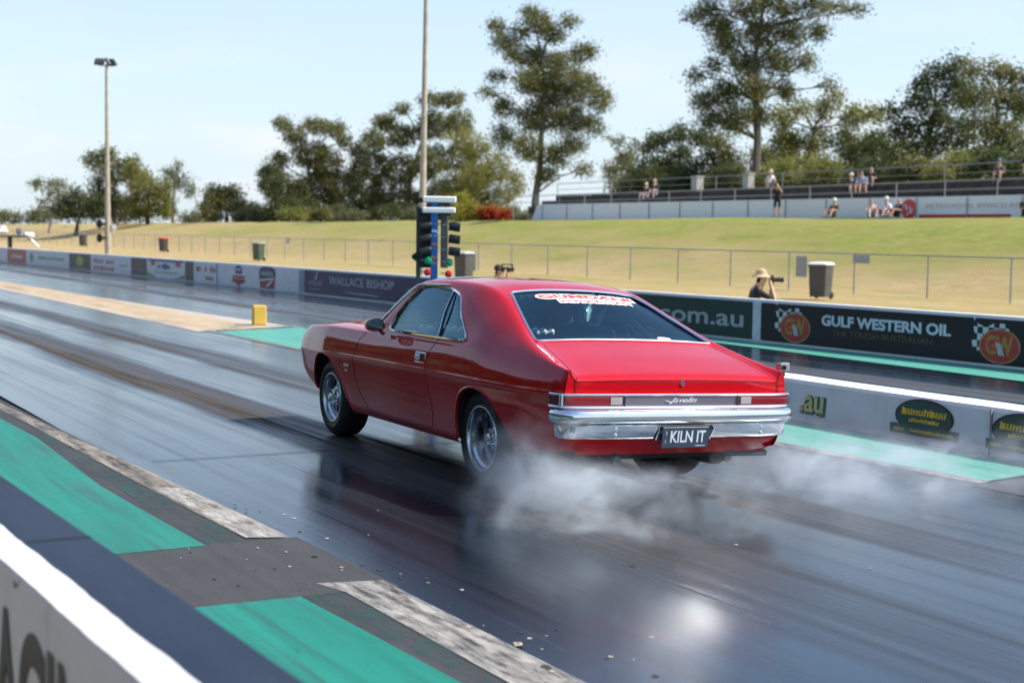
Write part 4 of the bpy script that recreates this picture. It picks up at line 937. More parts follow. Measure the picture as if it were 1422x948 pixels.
tree('bushy_tree','olive tree at the far right edge of the picture',(1385,262),80,[(1350,95,22,12),(1385,98,26,14),(1410,110,20,16),(1360,130,28,22),(1400,140,30,24),(1425,150,20,24),(1365,175,30,24),(1405,190,30,26),(1370,220,30,20),(1410,230,28,18),(1440,110,20,18),(1450,190,26,26)],'olive',[(1385,235),(1385,190),(1385,140)],.4,None,1.1,.21,17)
tree('bushy_tree','low olive tree filling the gap right of the tallest gum trunk',(1080,270),102,[(1060,225,24,22),(1090,215,22,22),(1075,245,30,16),(1110,240,22,18)],'olive',[(1080,245)],.25,None,1.0,.23,31)
tree('bushy_tree','low dark tree between the pale tree and the big dark tree',(1205,268),95,[(1190,215,22,20),(1215,200,20,20),(1235,215,18,22),(1205,240,32,16)],'dark',[(1205,240)],.25,None,1.0,.22,32)
tree('bushy_tree','small olive tree left of the dark rounded tree beyond the hoarding',(870,282),125,[(850,240,14,12),(868,225,16,16),(880,248,18,18),(858,262,18,12)],'olive',[(868,255)],.2,None,.7,.26,33)
# under-storey behind the terrace
for i,(x,y,l,lf) in enumerate([(900,262,'low dark shrub behind the left end of the steps','dark'),(960,258,'dark shrub behind the square bin on the steps','dark'),(1015,256,'dark shrub behind the tall gum trunk','dark'),(1085,250,'light shrub right of the man in the straw hat','yellow'),(1140,248,'pale flowering shrub left of the trio on the steps','yellow'),(1215,246,'dark shrub behind the trio on the steps','dark'),(1270,245,'olive shrub behind the middle of the right rail','olive'),(1330,238,'bright green shrub behind the right part of the rail','yellow'),(1385,236,'dark shrub behind the teal capped spectator','dark'),(1430,234,'dark shrub at the right edge behind the steps','dark')]):
    tree('shrub',l,(x,y+14),(atx(x,y,56.8)-CC).dot(CF),[(x-24,y+2,22,17),(x,y-10,27,20),(x+24,y+0,22,17),(x+8,y+8,26,12)],lf,None,.12,None,1.0,.2,50+i,'shrubs behind the steps','shrub',.5)
tree('shrub','golden yellow shrub right of the starting lights',(645,304),98,[(640,276,12,4),(650,288,16,7),(665,295,22,7),(640,296,14,6),(690,293,12,6)],'gold',None,.1,None,1.,.22,70,'garden shrubs at the end of the bank','shrub',.4)
tree('shrub','red flowering shrub between the golden shrub and the hoarding',(682,305),97,[(672,294,10,5),(684,296,14,6),(700,299,10,4),(678,302,16,5)],'red',None,.1,None,1.,.22,71,'garden shrubs at the end of the bank','shrub',.4)
rnd=random.Random(21)
for i in range(15):
    x=352+i*27+rnd.uniform(-6,6);h_=rnd.uniform(13,24);dp=rnd.uniform(140,160)
    if 730<x: break
    tree('low_bush','low bush filling the foot of the tree line left of the hoarding',(x,309),dp,[(x-9,308-h_*.45,13,h_*.55),(x+8,308-h_*.6,14,h_*.6)],['dark','olive','yellow','grey'][rnd.randrange(4)],None,.12,None,1.0,.26,120+i,'low bushes at the foot of the tree line','bush',.6)
nr=np.random.default_rng(77);V_=[]  # added unseen wood: cuts sky light and darkens reflections in the car's near side
for i in range(700):
    y=nr.uniform(-45,75);x=-13-nr.uniform(0,10);z=.3+nr.uniform(0,10.)*(1-.25*math.sin(y*.21)**2)
    V_.append(nr.normal(size=(42,3))*np.array([.9,.9,.6])+np.array([x,y,z]))
Pt=np.concatenate(V_);m=len(Pt);u=nr.normal(size=(m,3));u/=np.linalg.norm(u,axis=1)[:,None];v_=np.cross(u,nr.normal(size=(m,3)));v_/=np.linalg.norm(v_,axis=1)[:,None];q=.6
vv=np.stack([Pt-u*q,Pt+v_*q*.6,Pt+u*q,Pt-v_*q*.6],1).reshape(-1,3)
me=bpy.data.meshes.new('added_dark_wood');me.from_pydata([tuple(a) for a in vv],[],[(4*i,4*i+1,4*i+2,4*i+3) for i in range(m)])
tag(link('added_dark_wood',me,LM['dark'],None,False),'added unseen dark wood behind the near barrier, darkening reflections in the car side','wood',None,'stuff')
# far low wood at the horizon
rnd=random.Random(8)
for i in range(7):
    x=-70+i*22;h_=rnd.uniform(6,14);tree('distant_tree',['distant low tree at the extreme left','distant tree left of the thin airy tree','small far tree below the thin airy tree','far low tree under the thin airy tree','far low tree by the dark bush tree','distant tree peeping behind the light pole','distant tree right of the light pole'][i],(x,311),330,[(x,306-h_*.5,13,h_*.6),(x+8,304-h_*.3,12,h_*.5)],'grey',None,.3,None,1.,.8,80+i,'distant trees on the horizon','tree',1.8)
for i,x in enumerate((262,285,352,372,690,716)):
    tree('distant_tree','far low tree %s'%['right of the sparse leaning tree','left of the rounded low tree','right of the rounded low tree','at the foot of the broad tree','left of the tall central gum','behind the end of the hoarding'][i],(x,310),240,[(x,303,14,7),(x+9,305,10,5)],'grey',None,.3,None,1.,.6,90+i,'distant trees on the horizon','tree',1.3)
# ================================================================ the red coupe
def pchip(xk,yk):
    xk=np.array(xk,float);yk=np.array(yk,float);h=np.diff(xk);d=np.diff(yk)/h;m=np.zeros(len(xk))
    for i in range(1,len(xk)-1):
        if d[i-1]*d[i]>0:
            w1=2*h[i]+h[i-1];w2=h[i]+2*h[i-1];m[i]=(w1+w2)/(w1/d[i-1]+w2/d[i])
    m[0]=d[0];m[-1]=d[-1]
    def f(x):
        x=np.clip(np.asarray(x,float),xk[0],xk[-1]);i=np.clip(np.searchsorted(xk,x)-1,0,len(xk)-2)
        t=(x-xk[i])/h[i];return (yk[i]*(1+2*t)*(1-t)**2+m[i]*h[i]*t*(1-t)**2+yk[i+1]*t*t*(3-2*t)+m[i+1]*h[i]*t*t*(t-1))
    return f
def K(*p):
    p=sorted(p);return pchip([a for a,_ in p],[b for _,b in p])
XR,XF=-1.09,3.66
f_ymax=K((-1.09,.832),(-1.05,.852),(-.95,.868),(-.6,.893),(0,.905),(.6,.902),(1.2,.897),(2.0,.890),(2.8,.893),(3.2,.872),(3.45,.852),(3.58,.81),(3.63,.775),(3.66,.73))
f_zb=K((-1.09,.345),(-.9,.305),(-.6,.275),(-.2,.24),(.3,.215),(2.2,.215),(2.8,.28),(3.2,.34),(3.4,.385),(3.5,.43),(3.6,.52),(3.66,.60))
f_zc=K((-1.09,.685),(-.5,.672),(.5,.672),(2.0,.665),(3.2,.655),(3.66,.665))
f_yb=K((-1.09,.818),(-.8,.838),(-.4,.858),(.2,.862),(1.0,.852),(1.9,.838),(2.8,.838),(3.2,.82),(3.5,.785),(3.6,.745),(3.66,.68))
f_zbelt=K((-1.09,.795),(-.8,.835),(-.4,.868),(.2,.882),(1.0,.882),(2.0,.868),(2.8,.872),(3.2,.858),(3.5,.838),(3.6,.822),(3.64,.80),(3.66,.775))
f_y8=K((-1.09,.812),(-.8,.822),(-.4,.838),(.2,.845),(1.0,.838),(1.9,.815),(2.8,.795),(3.2,.775),(3.5,.735),(3.66,.63))
f_z8=K((-1.09,.825),(-.8,.86),(-.4,.893),(.2,.904),(1.0,.902),(2.0,.888),(2.8,.892),(3.2,.876),(3.5,.855),(3.6,.838),(3.66,.788))
f_y9=K((-1.09,.803),(-.8,.782),(-.5,.742),(-.2,.690),(.1,.640),(.3,.612),(.6,.618),(1.0,.625),(1.42,.625),(1.90,.790),(2.0,.775),(2.8,.74),(3.2,.69),(3.5,.62),(3.66,.53))
f_z9=K((-1.09,.838),(-.8,.895),(-.5,.968),(-.2,1.06),(.1,1.172),(.3,1.24),(.6,1.283),(1.0,1.29),(1.44,1.283),(1.92,.935),(2.05,.905),(2.8,.905),(3.2,.888),(3.5,.862),(3.6,.845),(3.66,.795))
f_y10=K((-1.09,.755),(-.8,.735),(-.45,.690),(-.1,.60),(.27,.515),(.5,.525),(1.0,.54),(1.42,.54),(1.90,.70),(2.05,.66),(2.8,.60),(3.5,.52),(3.66,.45))
f_z10=K((-1.09,.768),(-1.078,.782),(-1.06,.793),(-1.03,.803),(-.8,.872),(-.45,.965),(-.1,1.105),(.25,1.245),(.45,1.295),(.7,1.318),(1.0,1.325),(1.44,1.312),(1.92,.945),(2.05,.915),(2.8,.918),(3.5,.870),(3.6,.852),(3.66,.805))
f_cr=K((-1.09,.012),(-.45,.018),(.27,.026),(.7,.035),(1.44,.035),(1.92,.03),(2.8,.03),(3.66,.015))
MS=7
def section(x):
    ym,zb,zc,yb,zl,y8,z8,y9,z9,y10,z10,cr=[float(f(x)) for f in (f_ymax,f_zb,f_zc,f_yb,f_zbelt,f_y8,f_z8,f_y9,f_z9,f_y10,f_z10,f_cr)]
    pts=[(ym-.14,zb),(ym-.075,zb+.008),(ym-.045,zb+.05),(ym-.028,zb+(zc-zb)*.35),(ym-.012,zb+(zc-zb)*.70),(ym-.003,zc-.026),(ym,zc),(ym-.007,zc+.030),
         (yb+(ym-yb)*.50,zc+(zl-zc)*.62),(yb,zl-.012),((yb+y8)/2-.0,(zl+z8)/2+.003),(y8,z8)]
    w=min(1,max(0,(z9-z8)/.2))
    pts+=[((y8*.5+y9*.5)+.018*w,(z8+z9)/2),(y9+.004*w,z9-.012*w),(y9-(y9-y10)*.42,z9+(z10-z9)*.62+.004*w),(y10,z10),(y10*.66,z10+cr*.62),(y10*.33,z10+cr*.92),(0,z10+cr)]
    P=np.array(pts)
    s_=min(1,max(0,(.26-x)/.42));s_=s_*s_*(3-2*s_)
    if s_>0:
        A=P[7];B=np.array([y9,z9]);C_=np.array([A[0]-.004,A[1]+(B[1]-A[1])*.42]);k0=7
        for q in range(8,14):
            t_=(q-7)/6.4;Q=A*(1-t_)**2+C_*2*t_*(1-t_)+B*t_*t_
            P[q]=P[q]*(1-s_)+Q*s_
    return P
# reference chord parameter (fixed, so rows stay aligned)
NP_=19
rows_t=[]
for i in range(NP_-1): rows_t+=[i+k_/MS for k_ in range(MS)]
rows_t.append(NP_-1);rows_t=np.array(rows_t)
def sample(x):
    P=section(x);d=np.r_[0,np.cumsum(np.hypot(*np.diff(P,axis=0).T)+1e-5)]
    tt=np.interp(rows_t,np.arange(NP_),d);return np.c_[pchip(d,P[:,0])(tt),pchip(d,P[:,1])(tt)]
xs=[XR]
while xs[-1]<XF-1e-6:
    x=xs[-1];st=.018 if x<3.5 else .010
    if x<-1.0: st=.010
    xs.append(min(XF,x+st))
xs=np.array(xs);NX=len(xs);HALF=np.array([sample(x) for x in xs]);NR=HALF.shape[1]
GY=np.concatenate([HALF[:,:,0],-HALF[:,-2::-1,0]],1);GZ=np.concatenate([HALF[:,:,1],HALF[:,-2::-1,1]],1);GX=np.repeat(xs[:,None],GY.shape[1],1)
# soften the front and rear corners
for i,x in enumerate(xs):
    e_=max(0,(XR+.03-x)/.03)
    if e_>0: GY[i]*=1-.010*e_**2
NJ=GY.shape[1]
_m=np.minimum(np.arange(NJ),NJ-1-np.arange(NJ));_m=(_m>=12.4*MS)&(_m<=14.5*MS);_w=np.clip((.30-xs)/.10,0,1)*np.clip((xs-XR-.02)/.06,0,1)
for _ in range(14):
    for G in(GY,GZ):
        a=G.copy();a[1:-1]=(G[1:-1]*2+G[2:]+G[:-2])/4;b=a.copy();b[:,1:-1]=(a[:,1:-1]*2+a[:,2:]+a[:,:-2])/4
        G[:,_m]=G[:,_m]*(1-_w[:,None])+b[:,_m]*_w[:,None]
def side_y(x,z,lo=0,hi=13*MS):
    H=sample(x)[lo:hi];o_=np.argsort(H[:,1]);return float(np.interp(z,H[o_,1],H[o_,0]))
def top_z(x,y):
    H=sample(x)[13*MS:];o_=np.argsort(H[:,0]);return float(np.interp(abs(y),H[o_,0],H[o_,1]))
def inpoly(px,py,poly):
    n=len(poly);r=np.zeros(px.shape,bool);j=n-1
    for i in range(n):
        xi,yi=poly[i];xj,yj=poly[j]
        c=((yi>py)!=(yj>py))&(px<(xj-xi)*(py-yi)/(yj-yi+1e-12)+xi);r^=c;j=i
    return r
def smooth_poly(p,n=2):
    for _ in range(n):
        q=[]
        for i in range(len(p)):
            a,b=p[i],p[(i+1)%len(p)];q+=[(a[0]*.75+b[0]*.25,a[1]*.75+b[1]*.25),(a[0]*.25+b[0]*.75,a[1]*.25+b[1]*.75)]
        p=q
    return p
def nearest(p,poly):
    best=None
    for i in range(len(poly)):
        a=np.array(poly[i]);b=np.array(poly[(i+1)%len(poly)]);d=b-a;t_=np.clip(np.dot(np.array(p)-a,d)/max(1e-12,np.dot(d,d)),0,1);q=a+d*t_;dd_=np.hypot(*(q-p))
        if best is None or dd_<best[0]: best=(dd_,q)
    return best[1]
A_fr=smooth_poly([(3.13,-.2),(3.13,.34),(3.10,.50),(3.00,.63),(2.84,.675),(2.66,.63),(2.50,.52),(2.38,.40),(2.26,.28),(2.18,.19),(2.15,-.2)])
A_rr=smooth_poly([(.27,-.2),(.28,.25),(.275,.44),(.22,.57),(.08,.63),(-.08,.63),(-.24,.575),(-.38,.47),(-.50,.37),(-.58,.25),(-.60,-.2)])
P_win=smooth_poly([(1.60,.917),(1.625,.935),(1.54,1.09),(1.435,1.245),(1.38,1.268),(1.2,1.270),(.93,1.262),(.76,1.24),(.66,1.205),(.54,1.11),(.38,1.0),(.265,.935),(.29,.918),(.5,.916),(1.2,.917)],1)
P_ws=smooth_poly([(1.50,-.535),(1.47,-.50),(1.47,.50),(1.50,.535),(1.86,.70),(1.895,.66),(1.905,0),(1.895,-.66),(1.86,-.70)],1)
P_rw=smooth_poly([(.27,-.50),(.285,-.47),(.29,0),(.285,.47),(.27,.50),(-.43,.685),(-.455,.665),(-.46,0),(-.455,-.665),(-.43,-.685)],1)
P_door=[(2.04,.875),(2.12,.80),(2.16,.66),(2.12,.50),(2.02,.38),(1.86,.285),(1.75,.270),(.80,.270),(.68,.285),(.655,.35),(.665,.45),(.74,.60),(.79,.72),(.75,.82),(.67,.905)]
P_door2=P_door
P_hood=[(1.955,-.70),(1.955,.70),(3.30,.60),(3.52,.52),(3.56,0),(3.52,-.52),(3.30,-.60)]
P_trunk=[(-.50,-.66),(-.50,.66),(-1.065,.742),(-1.10,.742),(-1.10,-.742),(-1.065,-.742)]
ii,jj=np.meshgrid(np.arange(NX-1),np.arange(NJ-1),indexing='ij')
cx_=(GX[ii,jj]+GX[ii+1,jj+1])/2;cy_=(GY[ii,jj]+GY[ii+1,jj+1])/2;cz_=(GZ[ii,jj]+GZ[ii+1,jj+1])/2
jl=np.minimum(jj,NJ-2-jj)      # symmetric row index
low=jl<12*MS;gh=(jl>=10.5*MS)&(jl<15*MS);topz_=jl>=12.0*MS
kind=np.zeros(cx_.shape,int)   # 0 body 1 hole 2 door 3 hood 4 trunk
def region(poly,a,b,mask): return inpoly(a,b,poly)&mask
kind[region(P_door,cx_,cz_,jl<11.0*MS)]=2
kind[region(P_hood,cx_,cy_,jl>=12.5*MS)]=3
kind[region(P_trunk,cx_,cy_,jl>=14.2*MS)]=4
holes=[(A_fr,'s',jl<11*MS),(A_rr,'s',jl<11*MS),(P_win,'s',(jl>=10.6*MS)&(jl<14*MS)),(P_ws,'t',jl>=13*MS),(P_rw,'t',jl>=13*MS)]
VX,VY,VZ=GX.copy(),GY.copy(),GZ.copy()
for poly,pr,mk in holes:
    ins=region(poly,cx_,cz_ if pr=='s' else cy_,mk)
    kind[ins]=1
    # snap the rim vertices of the hole to the outline
    m2=np.zeros((NX,NJ),int);m3=np.zeros((NX,NJ),int)
    for di in(0,1):
        for dj in(0,1):
            m2[di:NX-1+di,dj:NJ-1+dj]+=ins;m3[di:NX-1+di,dj:NJ-1+dj]+=1
    bi,bj=np.where((m2>0)&(m2<m3))
    for i,j in zip(bi,bj):
        if pr=='s':
            q=nearest((VX[i,j],VZ[i,j]),poly);
            if abs(q[0]-VX[i,j])>.05 or abs(q[1]-VZ[i,j])>.06: continue
            sgn=1 if GY[i,j]>0 else -1
            VY[i,j]=sgn*side_y(q[0],q[1],0,14*MS);VX[i,j],VZ[i,j]=q
        else:
            q=nearest((VX[i,j],VY[i,j]),poly)
            if abs(q[0]-VX[i,j])>.05 or abs(q[1]-VY[i,j])>.05: continue
            VZ[i,j]=top_z(q[0],q[1]);VX[i,j],VY[i,j]=q
# car frames
yaw=.0332869;CX0,CY0=5.38517,8.32159
car=empty('red_coupe',(CX0,CY0,0),0,'red two door fastback muscle car launching down the track in tyre smoke','car')
car.rotation_euler=(0,0,R(90)-yaw);bpy.context.view_layer.update()
RL,PT,CZ=.0382735,-.0087196,.0241486
fw=Vector((1,0,0));lf=Vector((0,1,0));up=Vector((0,0,1))
lf2=lf*math.cos(RL)+up*math.sin(RL);up2=up*math.cos(RL)-lf*math.sin(RL);fw2=fw*math.cos(PT)+up2*math.sin(PT);up3=up2*math.cos(PT)-fw*math.sin(PT)
MBODY=Matrix(((fw2.x,lf2.x,up3.x,0),(fw2.y,lf2.y,up3.y,0),(fw2.z,lf2.z,up3.z,CZ),(0,0,0,1)))
def bp(o):  # part lives in the body frame
    o.matrix_local=MBODY;return o
# paint
t=NT('red_car_paint');n_=t.noise(t.pos((1,1,1),True),3,4);n3=t.noise(t.pos((1,1,1),True),60,3)
c_=t.mix(t.rng(n_,.3,.7),(.43,.001,.005),(.49,.002,.008))
b_=t.bsdf(c_,t.rng(n3,.3,.7,.42,.48),spec=.02,Coat_Weight=1.0,Coat_IOR=1.45,Coat_Roughness=t.rng(n3,.4,.8,.03,.05))
M_paint=t.m
def shell(name,sel,parent,xflip=None):
    used=-np.ones((NX,NJ),int);vs=[];fs=[]
    I,J_=np.where(sel)
    for i,j in zip(I,J_):
        q=[]
        for a,b in((i,j),(i+1,j),(i+1,j+1),(i,j+1)):
            if used[a,b]<0: used[a,b]=len(vs);vs.append((VX[a,b],VY[a,b],VZ[a,b]))
            q.append(used[a,b])
        fs.append(tuple(q))
    me=bpy.data.meshes.new(name);me.from_pydata(vs,[],fs);me.update()
    # consistent normals from the full grid
    o=link(name,me,M_paint,parent);return bp(o),me
# grid normals
P3=np.stack([GX,GY,GZ],-1);du=np.gradient(P3,axis=0);dv=np.gradient(P3,axis=1);GN=np.cross(dv,du);GN/=np.linalg.norm(GN,axis=2)[...,None]+1e-12
def shell2(name,sel,parent):
    used=-np.ones((NX,NJ),int);vs=[];fs=[];ns=[]
    I,J_=np.where(sel)
    for i,j in zip(I,J_):
        q=[]
        for a,b in((i,j),(i,j+1),(i+1,j+1),(i+1,j)):
            if used[a,b]<0: used[a,b]=len(vs);vs.append((VX[a,b],VY[a,b],VZ[a,b]));ns.append(GN[a,b])
            q.append(used[a,b])
        fs.append(tuple(q))
    me=bpy.data.meshes.new(name);me.from_pydata(vs,[],fs);me.update()
    o=link(name,me,M_paint,parent);
    nn=[tuple(map(float,n)) for n in ns]
    # make faces follow the outward grid normal
    p=me.polygons[0]
    if Vector(nn[p.vertices[0]]).dot(p.normal)<0:
        me.flip_normals()
    me.normals_split_custom_set_from_vertices(nn)
    return bp(o)
for _ in range(10):
    a=GN.copy();a[1:-1]+=GN[2:]+GN[:-2];a[:,1:-1]+=GN[:,2:]+GN[:,:-2];a/=np.linalg.norm(a,axis=2)[...,None]
    m_=np.minimum(np.arange(NJ),NJ-1-np.arange(NJ))>=11.2*MS
    GN[:,m_]=a[:,m_]
sgn_ok=GN[NX//2,5*MS].dot(np.array([0,1,0]))
if sgn_ok<0: GN=-GN
body=shell2('body',kind==0,car)
ymid=(NJ-1)//2
doorL=shell2('door',(kind==2)&(jj<ymid),car);doorR=shell2('door',(kind==2)&(jj>=ymid),car)
hood=shell2('bonnet',kind==3,car);trunk=shell2('boot_lid',kind==4,car)
# glass
def glass(name,tint,rough=.0,op=.0):
    t=NT(name);tr=t.n('BsdfTransparent');tr.inputs[0].default_value=(*tint,1);gl=t.n('BsdfGlossy');gl.inputs['Roughness'].default_value=.015;gl.inputs[0].default_value=(.62,.92,1,1)
    fr=t.n('Fresnel');fr.inputs[0].default_value=1.55;ms=t.n('MixShader');f=t.math('ADD',t.math('MULTIPLY',fr.outputs[0],1.15),op)
    t.l(f,ms.inputs[0]);t.l(tr.outputs[0],ms.inputs[1]);t.l(gl.outputs[0],ms.inputs[2]);t.l(ms.outputs[0],t.o.inputs[0]);return t.m
M_glass=glass('tinted_glass',(.80,.97,.98),op=.04);M_rglass=glass('rear_tinted_glass',(.80,.94,.97),op=-.02)
def pane(name,poly,pr,side=1,m=M_glass,inset=.008):
    n=len(poly);cen=np.mean(np.array(poly),0);K_=10;vs=[];fs=[]
    def S3(q):
        if pr=='s': return (q[0],side*(side_y(q[0],q[1],0,14*MS)-inset),q[1])
        return (q[0],q[1],top_z(q[0],q[1])-inset)
    for k_ in range(1,K_+1):
        for p in poly: vs.append(S3(cen+(np.array(p)-cen)*k_/K_))
    vs.append(S3(cen));c0=len(vs)-1
    for i in range(n): fs.append((c0,i,(i+1)%n))
    for k_ in range(K_-1):
        for i in range(n): a=k_*n;b=(k_+1)*n;fs.append((a+i,b+i,b+(i+1)%n,a+(i+1)%n))
    mb=MB();mb.add(vs,fs);o=mb.build(name,m,car,True);return bp(o)
def clip_poly(poly,line,keep):
    """cut polygon by line through p0,p1; keep side sign"""
    (x0,y0),(x1,y1)=line;f=lambda p:((x1-x0)*(p[1]-y0)-(y1-y0)*(p[0]-x0))*keep;out=[]
    for i in range(len(poly)):
        a,b=poly[i],poly[(i+1)%len(poly)];fa,fb=f(a),f(b)
        if fa>=0: out.append(a)
        if (fa>=0)!=(fb>=0): t_=fa/(fa-fb);out.append((a[0]+(b[0]-a[0])*t_,a[1]+(b[1]-a[1])*t_))
    return out
BL=((.69,.90),(.83,1.26))
for s_ in(1,-1):
    pane('door_window',clip_poly(P_win,BL,-1),'s',s_);pane('quarter_window',clip_poly(P_win,BL,1),'s',s_)
ws=pane('windscreen',P_ws,'t');rw=pane('rear_window',P_rw,'t',m=M_rglass)
def on_side(pts,s_,off=0.0): return [(x,s_*(side_y(x,z,0,14*MS)+off),z) for x,z in pts]
def on_top(pts,off=0.0): return [(x,y,top_z(x,y)+off) for x,y in pts]
def dens(p,closed=True,step=.03):
    q=[];n=len(p)
    for i in range(n if closed else n-1):
        a,b=np.array(p[i]),np.array(p[(i+1)%n]);k_=max(1,int(np.hypot(*(b-a))/step))
        for t_ in range(k_): q.append(tuple(a+(b-a)*t_/k_))
    if not closed:q.append(tuple(p[-1]))
    return q
M_seam=mat('panel_gap_black',(.015,.003,.004),.6);M_seal=mat('rubber_seal',(.012,.012,.013),.5)
for s_ in(1,-1):
    mb=MB();mb.tube(on_side(dens(P_win),s_,.004),.0095,6,closed=True);bp(mb.build('window_trim',M_chrome,car))
    a,b=BL;mb=MB();mb.tube(on_side(dens([a,b],False),s_,.000),.008,6);bp(mb.build('window_divider',M_seal,car));mb=MB();mb.tube(on_side(dens([(a[0]+.014,a[1]),(b[0]+.014,b[1])],False),s_,.003),.005,5);bp(mb.build('divider_trim',M_chrome,car))
    for A in(A_fr,A_rr):
        pp_=[p for p in dens(A) if p[1]>float(f_zb(p[0]))+.004]
        # order along arch
        k0=[i for i in range(len(pp_)) if math.dist(pp_[i],pp_[i-1])>.1]
        if k0: pp_=pp_[k0[0]:]+pp_[:k0[0]]
        mb=MB();mb.tube(on_side(pp_,s_,-.004),.011,8);bp(mb.build('wheel_arch_lip',M_paint,car))
        # inner tub
        mb=MB();n=len(pp_);vs=[(x,s_*(side_y(x,z)-.012),z) for x,z in pp_]+[(x,s_*.44,z) for x,z in pp_]
        fs=[(i,i+1,n+i+1,n+i) for i in range(n-1)]+[tuple(range(n,2*n))];mb.add(vs,fs);bp(mb.build('wheel_well',M_under,car,False))
    mb=MB();mb.tube(on_side(dens(P_door[:-1]+[P_door[-1]],False),s_,-.0005),.0034,5);bp(mb.build('door_gap',M_seam,car))
    # sill line
    mb=MB();mb.tube(on_side(dens([(2.1,.262),(.4,.262)],False),s_,-.001),.003,4);bp(mb.build('sill_line',M_seam,car))
    # drip rail
    mb=MB();mb.tube([(1.90,s_*.795,.945)]+[(x,s_*(float(f_y9(x))+.010),float(f_z9(x))-.004) for x in np.linspace(1.8,.95,12)],.008,6);bp(mb.build('drip_rail',M_chrome,car))
mb=MB();mb.tube(on_top(dens(P_hood),-.001),.003,4,closed=True);bp(mb.build('bonnet_gap',M_seam,car))
mb=MB();mb.tube(on_top([(x,y) for x,y in dens([(-.50,.66),(-1.07,.742)],False)],-.001),.003,4);mb.tube(on_top(dens([(-.50,-.66),(-1.07,-.742)],False),-.001),.003,4);mb.tube(on_top(dens([(-.50,-.66),(-.50,.66)],False),-.0022),.0022,4);bp(mb.build('boot_gap',M_seam,car))
mb=MB();mb.tube(on_top(dens(P_rw),.002),.0105,6,closed=True);bp(mb.build('rear_window_trim',M_chrome,rw.parent))
mb=MB();mb.tube(on_top(dens(P_ws),.002),.0105,6,closed=True);bp(mb.build('windscreen_trim',M_chrome,car))
# rear wall of the body (follows section, slightly bulged), front wall
def endcap(name,xe,bul,zlo,fx,m,parent,ztop=None,inset=0):
    H=sample(xe);ny=41;zs=np.linspace(zlo,ztop,15);vs=[];fs=[]
    lowH=H[:15*MS];o_=np.argsort(lowH[:13*MS,1])
    for k_,z in enumerate(zs):
        W_=float(np.interp(z,lowH[:13*MS,1][o_],lowH[:13*MS,0][o_]))-inset
        for q in range(ny):
            u=-1+2*q/(ny-1);y=u*W_;zz=min(z,top_z(xe,y)-.0005) if k_>10 else z
            vs.append((xe+fx(z)+bul*(1-abs(u)**3),y,zz))
    for k_ in range(14):
        for q in range(ny-1): fs.append((k_*ny+q,k_*ny+q+1,(k_+1)*ny+q+1,(k_+1)*ny+q))
    mb=MB();mb.add(vs,fs);return bp(mb.build(name,m,parent,True))
endcap('rear_panel',XR,-.022,.315,lambda z:0 if z>.43 else (.43-z)*.35,M_paint,car,float(f_z9(XR)))
endcap('front_panel',XF,.03,.56,lambda z:0,M_dark,car,float(f_z9(XF)))
# thin lip behind the boot lid edge
mb=MB();mb.tube([(XR-.022*(1-abs(y/.8)**3)+.004,y,top_z(XR,y)-.004) for y in np.linspace(-.80,.80,41)],.0085,8);bp(mb.build('boot_edge',M_paint,car))
mb=MB()
for s_ in(1,-1): mb.tube([(XR-.012,s_*.757,z) for z in(.692,.79)],.0025,5)
bp(mb.build('boot_side_gap',M_seam,car))
# tail panel and bumpers: swept profiles
def sweep(name,path,prof,m,parent,closed=False):
    pts=[Vector((x,y,0)) for x,y in path];n=len(pts);vs=[];fs=[];k_=len(prof)
    for i,p in enumerate(pts):
        t_=(pts[min(i+1,n-1)]-pts[max(i-1,0)]).normalized();nr=Vector((-t_.y,t_.x,0))
        for d,z in prof: vs.append(tuple(p+nr*d)[:2]+(z,))
    for i in range(n-1):
        for q in range(k_ if closed else k_-1):
            r_=(q+1)%k_;fs.append((i*k_+q,i*k_+r_,(i+1)*k_+r_,(i+1)*k_+q))
    if closed: fs+=[tuple(range(k_)),tuple((n-1)*k_+q for q in range(k_))]
    mb=MB();mb.add(vs,fs);return bp(mb.build(name,m,parent))
def mirror_path(h,n=6):
    h=[np.array(p) for p in h];q=[]
    P=np.array(h);d=np.r_[0,np.cumsum(np.hypot(*np.diff(P,axis=0).T))]
    tt=np.linspace(0,d[-1],len(h)*n);X=pchip(d,P[:,0])(tt);Y=pchip(d,P[:,1])(tt)
    L_=[(float(a),float(b)) for a,b in zip(X,Y)];return L_+[(a,-b) for a,b in L_[-2::-1]]
TP=mirror_path([(-.995,.873),(-1.03,.869),(-1.075,.856),(-1.094,.832),(-1.104,.79),(-1.116,.55),(-1.122,0)])
# outward is to the left of travel? travel is +y -> -y at the rear, normal (-ty,tx)=(+1,0)... so outward is negative d
sg=-1
def sub(path,a,b):
    # portion of path with y between a and b (b<a)
    return [p for p in path if b-1e-6<=p[1]<=a+1e-6]
tail=sweep('tail_panel',TP,[(sg*-.02,.682),(sg*.003,.682),(sg*.003,.617),(sg*-.02,.617)],mat('tail_panel_silver',(.24,.20,.25),.25,.6,spec=.8,Coat_Weight=.5),car)
fr=[]
sweep('tail_trim',TP,[(sg*-.01,.692),(sg*.010,.692),(sg*.013,.686),(sg*.010,.679),(sg*-.01,.679)],M_chrome,car,True)
sweep('tail_trim',TP,[(sg*-.01,.618),(sg*.010,.618),(sg*.013,.611),(sg*.010,.604),(sg*-.01,.604)],M_chrome,car,True)
t=NT('red_lens');v=t.pos((1,1,1),True);wv=t.n('TexWave');wv.inputs['Scale'].default_value=60;wv.bands_direction='Y';t.l(v,wv.inputs[0])
t.bsdf(t.mix(t.rng(wv.outputs[0],0,1),(.13,.004,.008),(.24,.012,.02)),.12,spec=.6,Coat_Weight=.6);M_lens=t.m
M_rev=mat('clear_lens',(.34,.30,.30),.15,spec=.7)
L_=TP[:len(TP)//2+1]
